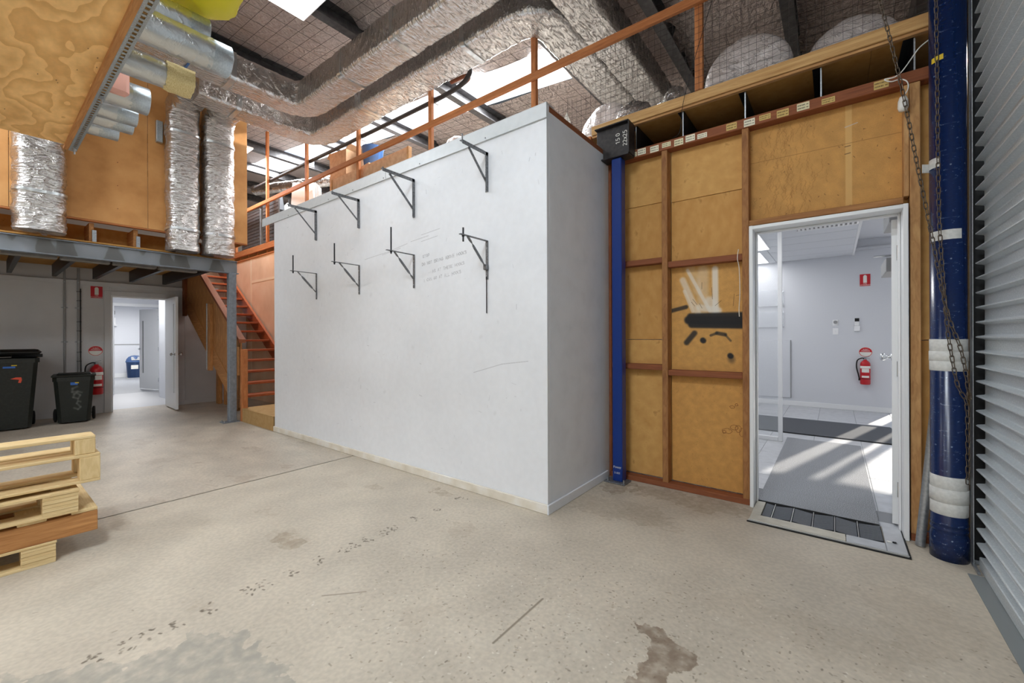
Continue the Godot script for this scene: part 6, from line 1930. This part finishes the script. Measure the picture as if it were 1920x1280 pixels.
# ---------------------------------------------------------------- wheelie bins
func wheelie(called: String, label: String, at: Vector3, turn: float, w: float, d: float, h: float, front: Material) -> Node3D:
	# front faces local +z
	var t := thing(called, label, "bin", at, turn, "wheelie bins by the grey wall")
	var k := 0.80
	var y0 := 0.02
	var P := func(sx: float, sz: float, y: float) -> Vector3:
		var u := (y - y0) / (h - y0)
		return Vector3(sx * lerpf(w * k, w, u) / 2, y, sz * lerpf(d * 0.72, d, u) / 2 + lerpf(0.0, 0.02, u))
	var ring := func(y: float) -> Array:
		var a := []
		var c := 0.045
		for q in [[1, 1], [-1, 1], [-1, -1], [1, -1]]:
			var p: Vector3 = P.call(q[0], q[1], y)
			var ix: Vector3 = Vector3(-q[0] * c, 0, 0)
			var iz: Vector3 = Vector3(0, 0, -q[1] * c)
			if q[0] * q[1] > 0: a.append(p + iz); a.append(p + ix)
			else: a.append(p + ix); a.append(p + iz)
		return a
	var mb := MB.new()
	var lv := [y0, h * 0.45, h - 0.06]
	for i in 2:
		var a: Array = ring.call(lv[i]); var b: Array = ring.call(lv[i + 1])
		for j in 8:
			mb.quad(a[(j + 1) % 8], a[j], b[j], b[(j + 1) % 8])
	var bt: Array = ring.call(y0)
	for j in range(1, 7):
		mb.tri(bt[0], bt[j], bt[j + 1])
	put(t, "body", mb, M.bin)
	mb = MB.new()
	var rim: Array = ring.call(h - 0.06)
	var c0 := Vector3(0, 0, 0.02)
	for j in 8:
		var a: Vector3 = rim[j]; var b: Vector3 = rim[(j + 1) % 8]
		var ao: Vector3 = (a - c0) * Vector3(1.05, 1, 1.05) + c0; var bo: Vector3 = (b - c0) * Vector3(1.05, 1, 1.05) + c0
		var up := Vector3(0, 0.06, 0)
		mb.quad(bo, ao, ao + up, bo + up); mb.quad(b, a, ao, bo); mb.quad(bo + up, ao + up, a + up, b + up); mb.quad(a, b, b + up, a + up)
	put(t, "rim", mb, M.bin)
	# front print sheet follows the sloping front
	var fm := MB.new()
	var a: Vector3 = P.call(-1, 1, 0.06) + Vector3(0.05, 0, 0.002); var b: Vector3 = P.call(1, 1, 0.06) + Vector3(-0.05, 0, 0.002); var c: Vector3 = P.call(1, 1, h - 0.08) + Vector3(-0.05, 0, 0.002); var e: Vector3 = P.call(-1, 1, h - 0.08) + Vector3(0.05, 0, 0.002)
	if front:
		fm.quv(a, b, c, e)
		put(t, "front_face", fm, front)
	for s in [1.0, -1.0]:
		var wh := MB.new()
		wh.lathe([Vector2(0.001, 0), Vector2(0.06, 0), Vector2(0.085, 0.006), Vector2(0.1, 0.012), Vector2(0.1, 0.034), Vector2(0.085, 0.04), Vector2(0.001, 0.04)], Transform3D(Basis(Vector3.BACK, -PI / 2), Vector3(s * (w * k / 2 + 0.035) - 0.02, 0.1, -d * 0.36 - 0.01)), 20)
		put(t, "wheel", wh, M.rubber)
	rod(t, "axle", Vector3(-w * k / 2 - 0.03, 0.1, -d * 0.36 - 0.01), Vector3(w * k / 2 + 0.03, 0.1, -d * 0.36 - 0.01), 0.012, M.zinc, 8)
	rod(t, "handle", Vector3(-w * 0.4, h + 0.02, -d / 2 - 0.05), Vector3(w * 0.4, h + 0.02, -d / 2 - 0.05), 0.014, M.bin, 10)
	for s in [-0.4, 0.4]:
		bx(t, "handle_arm", Vector3(w * s, h - 0.01, -d / 2 - 0.02), Vector3(0.03, 0.06, 0.08), M.bin, 0.004)
	return t

func bins() -> void:
	# big bin, its lid propped loosely on top
	var t := wheelie("wheelie_bin", "large dark wheelie bin with a thick black lid, at the edge of the view", Vector3(-9.25, 0, -0.27), PI / 2, 0.60, 0.62, 1.0, null)
	var ld := MB.new()
	var nz := FastNoiseLite.new()
	nz.seed = 5
	ld.bevelled(Vector3(0, 1.085, 0.0), Vector3(0.66, 0.075, 0.66), 0.035)
	put(t, "lid", ld, M.binlid)
	bx(t, "lid_prop", Vector3(-0.22, 1.024, 0.25), Vector3(0.03, 0.05, 0.03), M.binlid, 0.004)
	bx(t, "lid_prop", Vector3(0.22, 1.024, -0.2), Vector3(0.3, 0.05, 0.1), M.binlid, 0.004)
	var q := 0.315
	bx(t, "blue_sticker", Vector3(0.03, 0.885, 0.318), Vector3(0.11, 0.032, 0.002), M.stickblue, 0.0, Basis(Vector3.RIGHT, -0.08))
	bx(t, "yellow_sticker", Vector3(0.075, 0.905, 0.321), Vector3(0.05, 0.012, 0.002), M.stickyellow, 0.0, Basis(Vector3.RIGHT, -0.08))
	var os := MB.new()
	os.prism([Vector2(-0.05, 0.0), Vector2(0.0, 0.02), Vector2(0.05, 0.018), Vector2(0.055, -0.02), Vector2(0.045, -0.06), Vector2(0.02, -0.055), Vector2(0.03, -0.015)], 0.002, Transform3D(Basis(Vector3.RIGHT, -0.08), Vector3(0.09, 0.72, 0.303)))
	put(t, "orange_sticker", os, M.orange)
	# small bin with smeared letters
	t = wheelie("wheelie_bin", "small dark wheelie bin with smeared grey letters beside the extinguisher", Vector3(-9.22, 0, -0.95), PI / 2 - 0.12, 0.43, 0.42, 0.70, bin_front())
	ld = MB.new()
	ld.bevelled(Vector3(0, 0.718, 0.02), Vector3(0.47, 0.03, 0.47), 0.012)
	ld.bevelled(Vector3(0, 0.74, 0.0), Vector3(0.36, 0.02, 0.34), 0.009)
	put(t, "lid", ld, M.bin)
	bx(t, "lid_paper", Vector3(0.11, 0.738, 0.13), Vector3(0.16, 0.004, 0.06), M.paper, 0.0)
	bx(t, "blue_sticker", Vector3(0.0, 0.60, 0.224), Vector3(0.075, 0.04, 0.002), M.stickblue, 0.0, Basis(Vector3.RIGHT, -0.09))
	bx(t, "yellow_sticker", Vector3(0.03, 0.612, 0.2275), Vector3(0.04, 0.014, 0.002), M.stickyellow, 0.0, Basis(Vector3.RIGHT, -0.09))

# ---------------------------------------------------------------- stack of pallets
func pallets() -> void:
	# front face looks to +x at x = -3.52; each pallet runs on along +z beyond the frame
	var g := "pallets stacked by the camera"
	var zlen := 1.15
	var dep := 1.05
	# bottom: ply pallet with solid block ends
	var t := thing("pallet", "bottom pallet of the stack, resting on the floor", "pallet", Vector3(-3.52, 0, -0.287), 0.0, g)
	ply_pallet(t, 0.122, zlen, dep, 0.13, 0.5)
	t = thing("pallet", "pallet with a broad solid side board, second from the floor", "pallet", Vector3(-3.52, 0.123, -0.458), 0.0, g)
	dep = 0.84
	bc(t, "side_board", Vector3(-0.04, 0.0, 0), Vector3(0, 0.118, zlen), M.oldpine_z, 0.003)
	bc(t, "side_board", Vector3(-dep, 0.0, 0), Vector3(-dep + 0.04, 0.118, zlen), M.oldpine_z, 0.003)
	bc(t, "side_board", Vector3(-dep / 2 - 0.02, 0.0, 0), Vector3(-dep / 2 + 0.02, 0.118, zlen), M.oldpine_z, 0.003)
	for k in 6:
		bc(t, "deck_board", Vector3(-dep, 0.119, 0.0 + k * 0.205), Vector3(0.0, 0.137, 0.11 + k * 0.205), M.pallet_x, 0.003)
	t = thing("pallet", "pale plywood pallet in the middle of the stack", "pallet", Vector3(-3.50, 0.2605, -0.375), 0.0, g)
	ply_pallet(t, 0.132, zlen, 0.42, 0.14, 0.42)
	t = thing("pallet", "narrow open skid, second from the top of the stack", "pallet", Vector3(-3.53, 0.4135, -0.472), 0.0, g)
	bc(t, "bearer", Vector3(-0.30, -0.0205, 0.12), Vector3(-0.05, 0.0, 0.2), M.pallet_x, 0.002)
	skid(t, zlen, 0.34, 0.168)
	t = thing("pallet", "narrow open skid on top of the stack", "pallet", Vector3(-3.535, 0.5825, -0.452), 0.0, g)
	skid(t, zlen, 0.19, 0.108)

func skid(t: Node3D, zl: float, dep: float, h: float) -> void:
	bc(t, "deck_board", Vector3(-minf(dep, 0.15), h - 0.018, 0.0), Vector3(0, h, zl), M.pallet_z, 0.003)
	if dep > 0.2:
		bc(t, "deck_board", Vector3(-dep, h - 0.018, 0.0), Vector3(-0.2, h, zl), M.pallet_z, 0.003)
		bc(t, "bottom_board", Vector3(-dep, 0, 0), Vector3(-0.2, 0.016, zl), M.pallet_z, 0.003)
		bc(t, "bottom_board", Vector3(-0.12, 0, 0), Vector3(0, 0.016, zl), M.pallet_z, 0.003)
	for z in [0.0, (zl - 0.09) / 2, zl - 0.09]:
		for x in ([0.0, -dep + 0.1] if dep > 0.2 else [0.0, -0.11]):
			bc(t, "block", Vector3(x - (0.1 if dep > 0.2 else 0.075), 0.0165 if dep > 0.2 else 0.0, z), Vector3(x, h - 0.0185, z + 0.088), M.pallet_y, 0.003)

func ply_pallet(t: Node3D, h: float, zl: float, dep: float, block: float, gap: float) -> void:
	for z in [0.0, (zl - block) / 2, zl - block]:
		for x in ([0.0, -dep / 2 + block / 2, -dep + block] if dep > 0.6 else [0.0, -dep + block]):
			var c := MB.new()
			var n := 5
			for i in n:
				var y0 := 0.014 + (h - 0.028) * i / n
				var o := 0.0015 if i % 2 else -0.001
				c.box(Vector3(x - block / 2 + o, y0 + (h - 0.028) / n / 2, z + block / 2), Vector3(block, (h - 0.028) / n - 0.0012, block))
			put(t, "block", c, M.pallet_z)
	for x in ([0.0, -dep / 2 + 0.07, -dep + 0.14] if dep > 0.6 else [0.0, -dep + 0.14]):
		bc(t, "bottom_board", Vector3(x - 0.14, 0, 0), Vector3(x, 0.0135, zl), M.pallet_z, 0.002)
	bc(t, "top_sheet", Vector3(-dep, h - 0.0135, -0.004), Vector3(0.004, h, zl), M.pallet_z, 0.002)
